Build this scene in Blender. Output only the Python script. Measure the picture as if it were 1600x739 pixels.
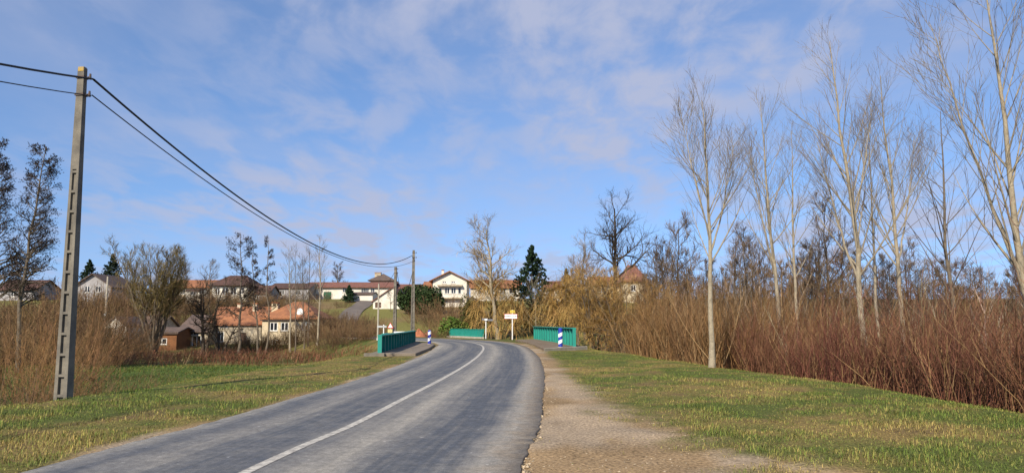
import bpy, bmesh, math
import numpy as np
from mathutils import Vector
R = math.radians
scene = bpy.context.scene
for o in list(bpy.data.objects): bpy.data.objects.remove(o)
col = scene.collection

# ------------------------------------------------------------------ camera
EYE, FOC, PITCH = 1.6, 1164.0, math.atan(135.5/1164)
cam = bpy.data.cameras.new('camera'); cam.sensor_width = 36; cam.lens = 36*FOC/1600
cam.clip_start = .1; cam.clip_end = 6000
co = bpy.data.objects.new('camera', cam); col.objects.link(co)
co.location = (0, 0, EYE); co.rotation_euler = (R(90)+PITCH, 0, 0)
scene.camera = co

# ------------------------------------------------------------------ sky and sun
SUN_EL, SUN_AZ = 33.0, 24.0           # light travels towards +Y turned 24 deg to +X
w = bpy.data.worlds.new('World'); scene.world = w; w.use_nodes = True
nt = w.node_tree; nt.nodes.clear()
def N(t, **k):
    n = nt.nodes.new(t)
    for a, b in k.items(): setattr(n, a, b)
    return n
out = N('ShaderNodeOutputWorld'); bg = N('ShaderNodeBackground'); sky = N('ShaderNodeTexSky')
sky.sky_type = 'NISHITA'; sky.sun_disc = False
sky.sun_elevation = R(SUN_EL); sky.sun_rotation = R(180+SUN_AZ)
sky.air_density = 1.0; sky.dust_density = .4; sky.ozone_density = 3.0
bg.inputs['Strength'].default_value = .100
hs = N('ShaderNodeHueSaturation'); hs.inputs['Saturation'].default_value = 1.0
tc = N('ShaderNodeTexCoord'); sep = N('ShaderNodeSeparateXYZ')
nt.links.new(tc.outputs['Generated'], sep.inputs[0])
def M2(op, a, b):
    n = N('ShaderNodeMath', operation=op)
    for i, v in enumerate((a, b)):
        if v is None: continue
        if isinstance(v, (int, float)): n.inputs[i].default_value = v
        else: nt.links.new(v, n.inputs[i])
    return n.outputs[0]
zc = M2('ADD', M2('MAXIMUM', sep.outputs[2], 0.0), .13)
px_ = M2('DIVIDE', sep.outputs[0], zc); py_ = M2('DIVIDE', sep.outputs[1], zc)
cmb = N('ShaderNodeCombineXYZ'); nt.links.new(px_, cmb.inputs[0]); nt.links.new(py_, cmb.inputs[1])
def cloudnoise(scale, detail, rough, lo, hi, off, sx=1, dist=.4):
    mp = N('ShaderNodeMapping'); mp.inputs['Location'].default_value = off; mp.inputs['Scale'].default_value = (sx, .55, 1)
    nt.links.new(cmb.outputs[0], mp.inputs[0])
    n = N('ShaderNodeTexNoise'); n.inputs['Scale'].default_value = scale; n.inputs['Detail'].default_value = detail
    n.inputs['Roughness'].default_value = rough; n.inputs['Distortion'].default_value = dist
    nt.links.new(mp.outputs[0], n.inputs['Vector'])
    r = N('ShaderNodeMapRange', interpolation_type='SMOOTHSTEP'); r.inputs[1].default_value = lo; r.inputs[2].default_value = hi
    nt.links.new(n.outputs['Fac'], r.inputs[0]); return r.outputs[0]
big = cloudnoise(.62, 3, .5, .36, .62, (3.1, 1.7, 0), .9)
fine = cloudnoise(5.5, 9, .55, .36, .66, (.4, 7.7, 0), 1.0, .3)
veil = cloudnoise(1.1, 7, .6, .32, .75, (9.2, 4.4, 0), .6)
mask = M2('MULTIPLY', big, fine)
mask = M2('ADD', M2('MULTIPLY', mask, .75), M2('MULTIPLY', veil, .42))
mask = M2('MINIMUM', mask, .9)
mix = N('ShaderNodeMix', data_type='RGBA'); mix.inputs[7].default_value = (3.75, 4.1, 5.5, 1)
tint = N('ShaderNodeMix', data_type='RGBA', blend_type='MULTIPLY'); tint.inputs[0].default_value = 1; tint.inputs[7].default_value = (1.06, 1.17, 1.34, 1)
lift = N('ShaderNodeCombineXYZ'); nt.links.new(sep.outputs[0], lift.inputs[0]); nt.links.new(sep.outputs[1], lift.inputs[1])
nt.links.new(M2('ADD', M2('MULTIPLY', M2('MAXIMUM', sep.outputs[2], 0.0), .8), .13), lift.inputs[2]); nt.links.new(lift.outputs[0], sky.inputs['Vector'])
nt.links.new(sky.outputs[0], hs.inputs['Color']); nt.links.new(hs.outputs[0], tint.inputs[6])
nt.links.new(tint.outputs[2], mix.inputs[6])
nt.links.new(mask, mix.inputs[0]); nt.links.new(mix.outputs[2], bg.inputs['Color']); nt.links.new(bg.outputs[0], out.inputs['Surface'])
sd = bpy.data.lights.new('sun', 'SUN'); sd.energy = 5.0; sd.angle = R(.6); sd.color = (1, .89, .72)
so = bpy.data.objects.new('sun', sd); col.objects.link(so); so.location = (-30, -40, 60)
ld = Vector((math.sin(R(SUN_AZ))*math.cos(R(SUN_EL)), math.cos(R(SUN_AZ))*math.cos(R(SUN_EL)), -math.sin(R(SUN_EL))))
so.rotation_euler = ld.to_track_quat('-Z', 'Y').to_euler()
vs = scene.view_settings; vs.view_transform = 'Standard'; vs.look = 'None'; vs.exposure = 0.34; vs.gamma = 1; vs.use_curve_mapping = False

# ------------------------------------------------------------------ helpers
def at(px, py, Y):
    u = (px-800)/FOC; v = (369.5-py)/FOC; c, s = math.cos(PITCH), math.sin(PITCH)
    k = Y/(c-v*s); return (u*k, Y, EYE+(s+v*c)*k)
def ax(px, Y, py=490): return at(px, py, Y)[0]
def az(py, Y): return at(800, py, Y)[2]

def hash2(i, j, seed):
    n = (i*374761393 + j*668265263 + seed*1442695041) & 0xFFFFFFFF
    n = ((n ^ (n >> 13))*1274126177) & 0xFFFFFFFF
    return ((n ^ (n >> 16)) & 0xFFFF)/65535.0
def vnoise(x, y, seed=0):
    x = np.asarray(x, float); y = np.asarray(y, float)
    i = np.floor(x).astype(np.int64); j = np.floor(y).astype(np.int64); fx = x-i; fy = y-j
    fx = fx*fx*(3-2*fx); fy = fy*fy*(3-2*fy)
    a = hash2(i, j, seed); b = hash2(i+1, j, seed); c = hash2(i, j+1, seed); d = hash2(i+1, j+1, seed)
    return (a*(1-fx)+b*fx)*(1-fy)+(c*(1-fx)+d*fx)*fy
def fbm(x, y, seed=0, o=4):
    s = 0; a = .5; t = 0
    for k in range(o): s = s+a*vnoise(x*2**k, y*2**k, seed+k*7); t += a; a *= .5
    return s/t
def sst(a, b, x): t = np.clip((x-a)/(b-a), 0, 1); return t*t*(3-2*t)

def link(name, data, parent=None):
    o = bpy.data.objects.new(name, data); col.objects.link(o)
    if parent is not None: o.parent = parent
    return o
def tag(o, label=None, cat=None, group=None, kind=None):
    if label: o['label'] = label
    if cat: o['category'] = cat
    if group: o['group'] = group
    if kind: o['kind'] = kind
    return o
def empty(name, loc=(0, 0, 0), rz=0):
    o = link(name, None); o.location = loc; o.rotation_euler = (0, 0, rz); o.empty_display_size = .2; return o
def mesh_np(name, V, faces, m, colors=None, smooth=True, uv=None):
    """faces: list of int arrays (n,3) or (n,4)"""
    me = bpy.data.meshes.new(name); V = np.asarray(V, np.float32)
    faces = [np.asarray(f, np.int32) for f in faces if len(f)]
    me.vertices.add(len(V)); me.vertices.foreach_set('co', V.ravel())
    loops = np.concatenate([f.ravel() for f in faces]); tot = np.concatenate([np.full(len(f), f.shape[1], np.int32) for f in faces])
    st = np.concatenate([[0], np.cumsum(tot)[:-1]]).astype(np.int32)
    me.loops.add(len(loops)); me.loops.foreach_set('vertex_index', loops)
    me.polygons.add(len(tot)); me.polygons.foreach_set('loop_start', st)
    if smooth: me.polygons.foreach_set('use_smooth', np.ones(len(tot), bool))
    if colors is not None:
        a = me.color_attributes.new('Col', 'FLOAT_COLOR', 'POINT')
        c4 = np.ones((len(V), 4), np.float32); c4[:, :3] = colors; a.data.foreach_set('color', c4.ravel())
    if uv is not None:
        l = me.uv_layers.new(name='UVMap'); l.data.foreach_set('uv', np.asarray(uv, np.float32)[loops].ravel())
    me.update(calc_edges=True); me.validate()
    if m is not None: me.materials.append(m)
    return me
def obj_np(name, V, faces, m, parent=None, **k): return link(name, mesh_np(name, V, faces, m, **k), parent)

class MB:
    def __init__(s): s.V = []; s.F = []
    def poly(s, pts):
        i = len(s.V); s.V += [tuple(p) for p in pts]; s.F.append(list(range(i, i+len(pts))))
    def box(s, x0, x1, y0, y1, z0, z1):
        i = len(s.V); s.V += [(x0,y0,z0),(x1,y0,z0),(x1,y1,z0),(x0,y1,z0),(x0,y0,z1),(x1,y0,z1),(x1,y1,z1),(x0,y1,z1)]
        for f in ((3,2,1,0),(4,5,6,7),(0,1,5,4),(1,2,6,5),(2,3,7,6),(3,0,4,7)): s.F.append([i+k for k in f])
        return s
    def prism(s, top, dz):                   # polygon (3D pts) extruded straight down by dz (scalar or absolute list)
        n = len(top); i = len(s.V); s.V += [tuple(p) for p in top]
        s.V += [(p[0], p[1], p[2]-dz) for p in top]
        s.F.append([i+k for k in range(n)]); s.F.append([i+n+k for k in reversed(range(n))])
        for k in range(n): s.F.append([i+(k+1) % n, i+k, i+n+k, i+n+(k+1) % n])
        return s
    def frustum(s, a, b):                    # two 4-point rings
        i = len(s.V); s.V += [tuple(p) for p in a]+[tuple(p) for p in b]
        s.F.append([i+3,i+2,i+1,i]); s.F.append([i+4,i+5,i+6,i+7])
        for k in range(4): s.F.append([i+k, i+(k+1) % 4, i+4+(k+1) % 4, i+4+k])
        return s
    def cyl(s, p0, p1, r0, r1=None, n=10, cap=True):
        r1 = r0 if r1 is None else r1; p0 = Vector(p0); p1 = Vector(p1); d = (p1-p0).normalized()
        a = d.orthogonal().normalized(); b = d.cross(a); i = len(s.V)
        for p, r in ((p0, r0), (p1, r1)):
            for k in range(n): t = 2*math.pi*k/n; s.V.append(tuple(p+r*(a*math.cos(t)+b*math.sin(t))))
        for k in range(n): s.F.append([i+k, i+(k+1) % n, i+n+(k+1) % n, i+n+k])
        if cap: s.F.append([i+k for k in reversed(range(n))]); s.F.append([i+n+k for k in range(n)])
        return s
    def build(s, name, m, parent=None, bevel=0, smooth=False):
        me = bpy.data.meshes.new(name); me.from_pydata(s.V, [], s.F)
        bm = bmesh.new(); bm.from_mesh(me); bmesh.ops.recalc_face_normals(bm, faces=bm.faces)
        if bevel: bmesh.ops.bevel(bm, geom=list(bm.edges), offset=bevel, segments=1, affect='EDGES')
        bm.to_mesh(me); bm.free()
        if smooth: me.polygons.foreach_set('use_smooth', [True]*len(me.polygons))
        me.materials.append(m); return link(name, me, parent)

# ------------------------------------------------------------------ materials
def mat(name, c, c2=None, scale=3., rough=.85, bump=0, bscale=30., fine=.0, fscale=60., attr=False, coords='Object', extra=None, spec=.3, lo=.38, hi=.62):
    m = bpy.data.materials.new(name); m.use_nodes = True; t = m.node_tree; b = t.nodes['Principled BSDF']
    b.inputs['Roughness'].default_value = rough; b.inputs['Specular IOR Level'].default_value = spec
    tcn = t.nodes.new('ShaderNodeTexCoord'); L = t.links.new
    def noise(sc, det=5):
        n = t.nodes.new('ShaderNodeTexNoise'); n.inputs['Scale'].default_value = sc; n.inputs['Detail'].default_value = det
        n.inputs['Roughness'].default_value = .6
        L(tcn.outputs[coords], n.inputs['Vector']); return n.outputs['Fac']
    def mixn(f, a, bcol, lo=.38, hi=.62, bt='MIX'):
        mr = t.nodes.new('ShaderNodeMapRange'); mr.inputs[1].default_value = lo; mr.inputs[2].default_value = hi; L(f, mr.inputs[0])
        x = t.nodes.new('ShaderNodeMix'); x.data_type = 'RGBA'; x.blend_type = bt; L(mr.outputs[0], x.inputs[0])
        for s_, v in ((6, a), (7, bcol)):
            if isinstance(v, tuple): x.inputs[s_].default_value = (*v, 1)
            else: L(v, x.inputs[s_])
        return x.outputs[2]
    if attr:
        an = t.nodes.new('ShaderNodeAttribute'); an.attribute_name = 'Col'; base = an.outputs['Color']
        if c2 is not None: base = mixn(noise(scale), base, c2, lo, hi)
    elif c2 is not None: base = mixn(noise(scale), c, c2, lo, hi)
    else: base = None; b.inputs['Base Color'].default_value = (*c, 1)
    if fine:
        g = mixn(noise(fscale, 3), (1-fine,)*3, (1+fine,)*3, .3, .7)
        x = t.nodes.new('ShaderNodeMix'); x.data_type = 'RGBA'; x.blend_type = 'MULTIPLY'; x.inputs[0].default_value = 1
        if base is None: x.inputs[6].default_value = (*c, 1)
        else: L(base, x.inputs[6])
        L(g, x.inputs[7]); base = x.outputs[2]
    if base is not None: L(base, b.inputs['Base Color'])
    if bump:
        bn = t.nodes.new('ShaderNodeBump'); bn.inputs['Strength'].default_value = bump; bn.inputs['Distance'].default_value = .02
        L(noise(bscale, 4), bn.inputs['Height']); L(bn.outputs[0], b.inputs['Normal'])
    m['_'] = 0
    return m
def roof_mat(name, c, c2):
    m = mat(name, c, c2, scale=1.1, rough=.9, fine=.35, fscale=9); t = m.node_tree; L = t.links.new; b = t.nodes['Principled BSDF']
    tcn = t.nodes.new('ShaderNodeTexCoord'); wv = t.nodes.new('ShaderNodeTexWave'); wv.bands_direction = 'Z'; wv.inputs['Scale'].default_value = 1.6
    wv.wave_profile = 'SAW'; L(tcn.outputs['Object'], wv.inputs['Vector'])
    w2 = t.nodes.new('ShaderNodeTexWave'); w2.bands_direction = 'X'; w2.inputs['Scale'].default_value = 1.4; L(tcn.outputs['Object'], w2.inputs['Vector'])
    ad = t.nodes.new('ShaderNodeMath'); ad.operation = 'ADD'; L(wv.outputs['Fac'], ad.inputs[0]); L(w2.outputs['Fac'], ad.inputs[1])
    bn = t.nodes.new('ShaderNodeBump'); bn.inputs['Strength'].default_value = .7; bn.inputs['Distance'].default_value = .05
    L(ad.outputs[0], bn.inputs['Height']); L(bn.outputs[0], b.inputs['Normal']); return m
MT = {}
MT['concrete'] = mat('weathered_concrete', (.20,.18,.145), (.115,.105,.09), 2.2, .92, .5, 60, .22, 90)
MT['concrete_pale'] = mat('pale_concrete', (.42,.38,.31), (.32,.29,.23), 3, .9, .3, 50, .15, 60)
MT['lichen'] = mat('lichen', (.45,.28,.04), (.3,.27,.2), 25, .95, .6, 80)
MT['cable'] = mat('cable_black', (.018,.018,.02), rough=.55)
MT['steel'] = mat('galvanised_steel', (.45,.46,.47), (.36,.37,.38), 8, .5, spec=.5)
MT['rust'] = mat('dark_iron', (.07,.06,.055), (.11,.07,.05), 20, .7)
MT['teal'] = mat('teal_paint', (.012,.215,.17), (.016,.25,.20), 1.5, .5, .08, 20, .07, 25, spec=.4)
MT['white'] = mat('white_render', (.70,.66,.58), (.58,.54,.46), .7, .9, .2, 12, .08, 5)
MT['cream'] = mat('cream_render', (.60,.50,.34), (.48,.40,.27), .6, .9, .2, 12, .10, 5)
MT['stone'] = mat('rubble_stone_wall', (.50,.43,.32), (.30,.25,.18), 1.6, .95, .6, 6, .22, 4)
MT['greywall'] = mat('grey_render', (.34,.33,.34), (.26,.25,.25), .8, .9, .2, 12, .1, 5)
MT['brownwood'] = mat('brown_cladding', (.20,.085,.035), (.14,.06,.025), 1.2, .8, .3, 14, .2, 7)
MT['orange_roof'] = roof_mat('orange_tile', (.36,.155,.072), (.23,.10,.055))
MT['red_roof'] = roof_mat('red_brown_tile', (.24,.105,.075), (.17,.08,.06))
MT['dark_roof'] = roof_mat('dark_brown_tile', (.115,.06,.045), (.08,.048,.04))
MT['slate_roof'] = roof_mat('grey_brown_tile', (.15,.105,.085), (.10,.075,.065))
MT['frame'] = mat('white_frame', (.75,.75,.73), rough=.5)
MT['glass'] = mat('window_glass', (.02,.023,.028), rough=.12, spec=.6)
MT['door'] = mat('brown_door', (.12,.07,.045), (.09,.05,.035), 5, .6)
MT['green_door'] = mat('green_door', (.02,.10,.05), (.018,.08,.04), 5, .6)
MT['signwhite'] = mat('sign_white', (.78,.78,.76), rough=.45)
MT['signred'] = mat('sign_red', (.55,.03,.03), rough=.45)
MT['signyellow'] = mat('sign_yellow', (.74,.56,.06), (.62,.48,.10), 9, rough=.5)
MT['signpale'] = mat('sign_pale_yellow', (.62,.52,.22), (.5,.43,.22), 9, rough=.5)
MT['signdark'] = mat('sign_lettering', (.02,.02,.025), rough=.5)
MT['signback'] = mat('sign_back_grey', (.12,.125,.14), (.2,.2,.22), 12, .5)
MT['rustearth'] = mat('rust_earth', (.38,.14,.07), (.26,.10,.055), 3, .95, .8, 9, .25, 14)
MT['plant'] = mat('plant_colours', (1,1,1), attr=True, rough=.8, spec=.15)
MT['bark_pale'] = mat('pale_bark', (.31,.265,.19), (.19,.16,.115), 5, .9, .5, 30, .2, 25, lo=.45, hi=.7)
MT['bark_grey'] = mat('grey_bark', (.16,.13,.095), (.10,.08,.06), 6, .95, .5, 30, .2, 25)
MT['bark_dark'] = mat('dark_bark', (.075,.058,.043), (.05,.04,.03), 6, .95, .5, 30)

# striped bollard: blue with slanting white bands printed on it
def stripe_mat():
    m = bpy.data.materials.new('blue_white_bands'); m.use_nodes = True; t = m.node_tree; L = t.links.new; b = t.nodes['Principled BSDF']
    b.inputs['Roughness'].default_value = .45
    tcn = t.nodes.new('ShaderNodeTexCoord'); sp = t.nodes.new('ShaderNodeSeparateXYZ'); L(tcn.outputs['Object'], sp.inputs[0])
    def ma(op, a, b_):
        n = t.nodes.new('ShaderNodeMath'); n.operation = op
        for i, v in enumerate((a, b_)):
            if isinstance(v, (int, float)): n.inputs[i].default_value = v
            else: L(v, n.inputs[i])
        return n.outputs[0]
    q = ma('SUBTRACT', sp.outputs[2], ma('MULTIPLY', sp.outputs[0], .5))
    fr = ma('FRACT', ma('DIVIDE', ma('SUBTRACT', q, .24), .42), 0)
    wht = ma('LESS_THAN', fr, .52); wht = ma('MULTIPLY', wht, ma('LESS_THAN', q, .93)); wht = ma('MULTIPLY', wht, ma('GREATER_THAN', q, .22))
    x = t.nodes.new('ShaderNodeMix'); x.data_type = 'RGBA'; L(wht, x.inputs[0])
    x.inputs[6].default_value = (.015, .035, .33, 1); x.inputs[7].default_value = (.78, .79, .80, 1); L(x.outputs[2], b.inputs['Base Color']); return m
MT['bands'] = stripe_mat()

# ------------------------------------------------------------------ road centreline and terrain
ctrl = np.array([(-5.2,-40),(-4.2,-20),(-3.4,-4),(-2.87,8),(-2.5,12.1),(-2.28,16.5),(-2.02,21.4),(-1.77,28.7),(-1.66,38),(-1.86,49),
                 (-2.55,57.5),(-4.1,65.5),(-6.8,72),(-10.2,77.5),(-14,82.5),(-18,89),(-21.3,96.5),(-23.4,104),(-25,112)], float)
def catmull(P, n=14):
    o = []
    for i in range(1, len(P)-2):
        p0, p1, p2, p3 = P[i-1], P[i], P[i+1], P[i+2]
        for t in np.linspace(0, 1, n, endpoint=False):
            o.append(.5*((2*p1)+(p2-p0)*t+(2*p0-5*p1+4*p2-p3)*t*t+(-p0+3*p1-3*p2+p3)*t**3))
    return np.array(o)
CL = catmull(ctrl, 24); CT = np.gradient(CL, axis=0); CT /= np.linalg.norm(CT, axis=1)[:, None]; CN = np.stack([CT[:,1], -CT[:,0]], 1)   # right normal
CS = np.concatenate([[0], np.cumsum(np.linalg.norm(np.diff(CL, axis=0), axis=1))])
def lateral(x, y):
    x = np.asarray(x, float).ravel(); y = np.asarray(y, float).ravel(); s = np.empty(len(x)); k = np.empty(len(x), int)
    for a in range(0, len(x), 20000):
        dx = x[a:a+20000, None]-CL[None, :, 0]; dy = y[a:a+20000, None]-CL[None, :, 1]
        d2 = dx*dx+dy*dy; j = d2.argmin(1); r = np.arange(len(j)); k[a:a+20000] = j
        s[a:a+20000] = np.sqrt(d2[r, j])*np.sign(dx[r, j]*CN[j, 0]+dy[r, j]*CN[j, 1])
    return s, k
def wl(y): return np.interp(y, [0, 10, 20, 30, 37, 50, 60], [2.4, 2.4, 2.35, 2.6, 2.8, 3.2, 3.0])
def wr(y): return np.full_like(np.asarray(y, float), 2.93)
HILL_Y = [0, 88, 100, 110, 125, 150, 180, 220, 400, 900, 6000]; HILL_Z = [-1.8, -1.8, -.6, .9, 3.0, 6.0, 7.4, 8.6, 10, 12, 12]
def terrain(x, y):
    sh = np.shape(x); x = np.asarray(x, float).ravel(); y = np.asarray(y, float).ravel()
    s, k = lateral(x, y)
    lw = np.interp(y, [0, 12, 30, 45, 70, 78], [7.0, 6.9, 6.3, 5.0, 5.0, 3.2])
    rw = np.interp(y, [0, 12, 22, 28, 40, 48, 70], [11.0, 11.0, 10.8, 8.6, 7.4, 6.2, 6.5])
    left = sst(lw, lw+6, -s); right = sst(rw, rw+6.5, s)
    h = -1.8*np.maximum(left, right)
    h = h + (fbm(x*.22, y*.22, 3)-.5)*.16*sst(3, 6, np.abs(s)) + (fbm(x*1.3, y*1.3, 9, 3)-.5)*.07*sst(2.9, 3.8, np.abs(s))
    hz = np.interp(y, HILL_Y, HILL_Z) + (fbm(x*.03, y*.03, 21)-.5)*1.0*sst(100, 140, y)
    return np.maximum(h, hz).reshape(sh)
def th(x, y): return float(terrain(np.array([x]), np.array([y]))[0])

# ground sheet (reaches the horizon)
gx = np.concatenate([[-3000,-1500,-800,-400,-250], np.arange(-180,-60,6), np.arange(-60,-16,1.2), np.arange(-16,14,.22), np.arange(14,40,.9), np.arange(40,160,5), [160,220,300,450,800,1500,3000]])
gy = np.concatenate([[-400,-150,-60,-30,-12], np.arange(-6,4,.9), np.arange(4,34,.22), np.arange(34,70,.5), np.arange(70,160,1.6), np.arange(160,260,6), [260,300,360,450,600,900,1500,2500,4500]])
GX, GY = np.meshgrid(gx, gy); GZ = terrain(GX, GY); S, K = lateral(GX, GY); S = S.reshape(GX.shape)
onroad = (S > -wl(GY)) & (S < wr(GY)) & (GY < 94)
def dirt_edge(y): return np.interp(y, [0, 6, 8, 11, 14, 19, 25, 40, 60], [3.8, 3.2, 2.65, 1.95, 1.35, .88, .65, .55, .55])   # metres beyond the right road edge
def dirtmask(x, y, s):
    n = (fbm(x*.9, y*.9, 5)-.5)*1.9+(fbm(x*3.5, y*3.5, 15)-.5)*1.3
    e = dirt_edge(y); r = s-wr(y)
    a = 1-sst(e*.72-.1, e*1.25+.25, r+n*np.clip(e*.55, .2, 1.2))
    l = 1-sst(.0, .35, -s-wl(y)+n*.25)
    return np.where(s > 0, a, l)
DM = dirtmask(GX, GY, S)
GZ = GZ - np.where(onroad, .05, .0)
# ground colours (own colours of soil, dry grass, green grass, dry bracken)
def ground_col(x, y, s, dm):
    p = fbm(x*.35, y*.35, 31); q = fbm(x*1.7, y*1.7, 41)
    green = np.array([.085,.10,.026]); straw = np.array([.21,.15,.055]); brown = np.array([.115,.078,.043]); soil = np.array([.27,.185,.10])*(.55+.9*fbm(x*1.3, y*1.3, 77))[..., None]+np.array([.07,.075,.075])*(np.clip((fbm(x*.7, y*.45, 78)-.46)*7, 0, 1))[..., None]
    f = np.clip((p*.5+q*.5-.42)*5, 0, 1)[..., None]
    g = green*(1-f)+straw*f
    b = np.clip((q-.60)*6, 0, 1)[..., None]*.6; g = g*(1-b)+brown*b
    mead = (sst(-9, -14, s)*(y < 62)*(y > 15))[..., None]; g = g*(1-mead)+np.array([.075,.11,.026])*(.7+.6*q[..., None])*mead
    hill = sst(86, 98, y)[..., None]; hf = np.clip((fbm(x*.08, y*.08, 51)-.42)*6, 0, 1)[..., None]
    g = g*(1-hill)+hill*(np.array([.17,.16,.05])*(1-hf)+np.array([.19,.135,.065])*hf)
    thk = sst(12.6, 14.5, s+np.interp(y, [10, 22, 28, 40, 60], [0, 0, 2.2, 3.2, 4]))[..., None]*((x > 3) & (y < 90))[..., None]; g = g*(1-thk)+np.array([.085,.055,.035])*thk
    return g*(1-dm[..., None])+soil*dm[..., None]
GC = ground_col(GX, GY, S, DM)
nx, ny = len(gx), len(gy); idx = np.arange(nx*ny).reshape(ny, nx)
Q = np.stack([idx[:-1,:-1], idx[:-1,1:], idx[1:,1:], idx[1:,:-1]], -1).reshape(-1, 4)
gm = mat('ground_soil_grass', (1,1,1), attr=True, rough=.95, c2=None, bump=1.0, bscale=16, fine=.55, fscale=24, spec=.1)
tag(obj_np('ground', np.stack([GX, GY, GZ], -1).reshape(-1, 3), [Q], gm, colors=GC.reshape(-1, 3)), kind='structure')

# road
def road_material():
    m = bpy.data.materials.new('worn_asphalt'); m.use_nodes = True; t = m.node_tree; L = t.links.new; b = t.nodes['Principled BSDF']
    uvn = t.nodes.new('ShaderNodeUVMap'); uvn.uv_map = 'UVMap'; tcn = t.nodes.new('ShaderNodeTexCoord')
    sp = t.nodes.new('ShaderNodeSeparateXYZ'); L(uvn.outputs[0], sp.inputs[0])
    def noise(vec, sc, det=5, rough=.6, scale=None):
        if scale:
            mp = t.nodes.new('ShaderNodeMapping'); mp.inputs['Scale'].default_value = scale; L(vec, mp.inputs[0]); vec = mp.outputs[0]
        n = t.nodes.new('ShaderNodeTexNoise'); n.inputs['Scale'].default_value = sc; n.inputs['Detail'].default_value = det; n.inputs['Roughness'].default_value = rough
        L(vec, n.inputs['Vector']); return n.outputs['Fac']
    def ma(op, a, b_=0, c=None):
        n = t.nodes.new('ShaderNodeMath'); n.operation = op
        for i, v in enumerate((a, b_, c)):
            if v is None: continue
            if isinstance(v, (int, float)): n.inputs[i].default_value = v
            else: L(v, n.inputs[i])
        return n.outputs[0]
    wob = ma('MULTIPLY', ma('SUBTRACT', noise(uvn.outputs[0], .25, 3), .5), .45)
    u = ma('ADD', sp.outputs[0], wob)
    # bands across the road: u from -3 (left edge) to +3 (right edge), mapped to 0..1
    r = t.nodes.new('ShaderNodeValToRGB'); L(ma('DIVIDE', ma('ADD', u, 3), 6), r.inputs[0]); cr = r.color_ramp
    stops = [(0,.85),(.10,.55),(.18,.12),(.27,.55),(.34,.18),(.44,.1),(.50,.35),(.56,.45),(.625,.9),(.70,.30),(.77,.05),(.86,.10),(.905,.75),(1,1)]
    cr.elements[0].position = 0; cr.elements[0].color = (stops[0][1],)*3+(1,); cr.elements[1].position = 1; cr.elements[1].color = (1,1,1,1)
    for p, v in stops[1:-1]: e = cr.elements.new(p); e.color = (v, v, v, 1)
    streak = noise(uvn.outputs[0], 1.0, 6, .65, (7, .16, 1)); patch = noise(tcn.outputs['Object'], 1.6, 7, .7)
    f = ma('ADD', r.outputs[0], ma('MULTIPLY', ma('SUBTRACT', streak, .5), 1.1)); f = ma('ADD', f, ma('MULTIPLY', ma('SUBTRACT', patch, .5), .9))
    f.node.use_clamp = True
    x = t.nodes.new('ShaderNodeMix'); x.data_type = 'RGBA'; L(f, x.inputs[0]); x.inputs[6].default_value = (.080,.087,.100,1); x.inputs[7].default_value = (.31,.285,.24,1)
    gr = noise(tcn.outputs['Object'], 70, 3, .85); g2 = noise(tcn.outputs['Object'], 16, 5, .8)
    mr = t.nodes.new('ShaderNodeMapRange'); L(gr, mr.inputs[0]); mr.inputs[1].default_value = .3; mr.inputs[2].default_value = .7; mr.inputs[3].default_value = .45; mr.inputs[4].default_value = 1.55
    m2 = t.nodes.new('ShaderNodeMapRange'); L(g2, m2.inputs[0]); m2.inputs[1].default_value = .3; m2.inputs[2].default_value = .7; m2.inputs[3].default_value = .7; m2.inputs[4].default_value = 1.3
    g = ma('MULTIPLY', mr.outputs[0], m2.outputs[0])
    en = noise(tcn.outputs['Object'], 2.2, 6, .7); ed = t.nodes.new('ShaderNodeMapRange'); ed.interpolation_type = 'SMOOTHSTEP'
    L(ma('ADD', sp.outputs[0], ma('MULTIPLY', ma('SUBTRACT', en, .5), 1.3)), ed.inputs[0]); ed.inputs[1].default_value = 2.3; ed.inputs[2].default_value = 2.95
    xe = t.nodes.new('ShaderNodeMix'); xe.data_type = 'RGBA'; L(ma('MULTIPLY', ed.outputs[0], .75), xe.inputs[0]); L(x.outputs[2], xe.inputs[6]); xe.inputs[7].default_value = (.29,.225,.15,1); x = xe
    g3 = noise(tcn.outputs['Object'], 5.5, 6, .75); m3 = t.nodes.new('ShaderNodeMapRange'); L(g3, m3.inputs[0]); m3.inputs[1].default_value = .3; m3.inputs[2].default_value = .7; m3.inputs[3].default_value = .74; m3.inputs[4].default_value = 1.26
    g = ma('MULTIPLY', g, m3.outputs[0])
    spk = noise(tcn.outputs['Object'], 9, 2, .4); ms = t.nodes.new('ShaderNodeMapRange'); L(spk, ms.inputs[0]); ms.inputs[1].default_value = .72; ms.inputs[2].default_value = .76; ms.inputs[3].default_value = 1; ms.inputs[4].default_value = 1.9
    g = ma('MULTIPLY', g, ms.outputs[0])
    vm = t.nodes.new('ShaderNodeVectorMath'); vm.operation = 'SCALE'; L(x.outputs[2], vm.inputs[0]); L(g, vm.inputs['Scale']); L(vm.outputs[0], b.inputs['Base Color'])
    b.inputs['Roughness'].default_value = .8; b.inputs['Specular IOR Level'].default_value = .35
    bn = t.nodes.new('ShaderNodeBump'); bn.inputs['Strength'].default_value = .5; bn.inputs['Distance'].default_value = .01; L(gr, bn.inputs['Height']); L(bn.outputs[0], b.inputs['Normal'])
    return m
US = np.linspace(0, 1, 15)
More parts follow.
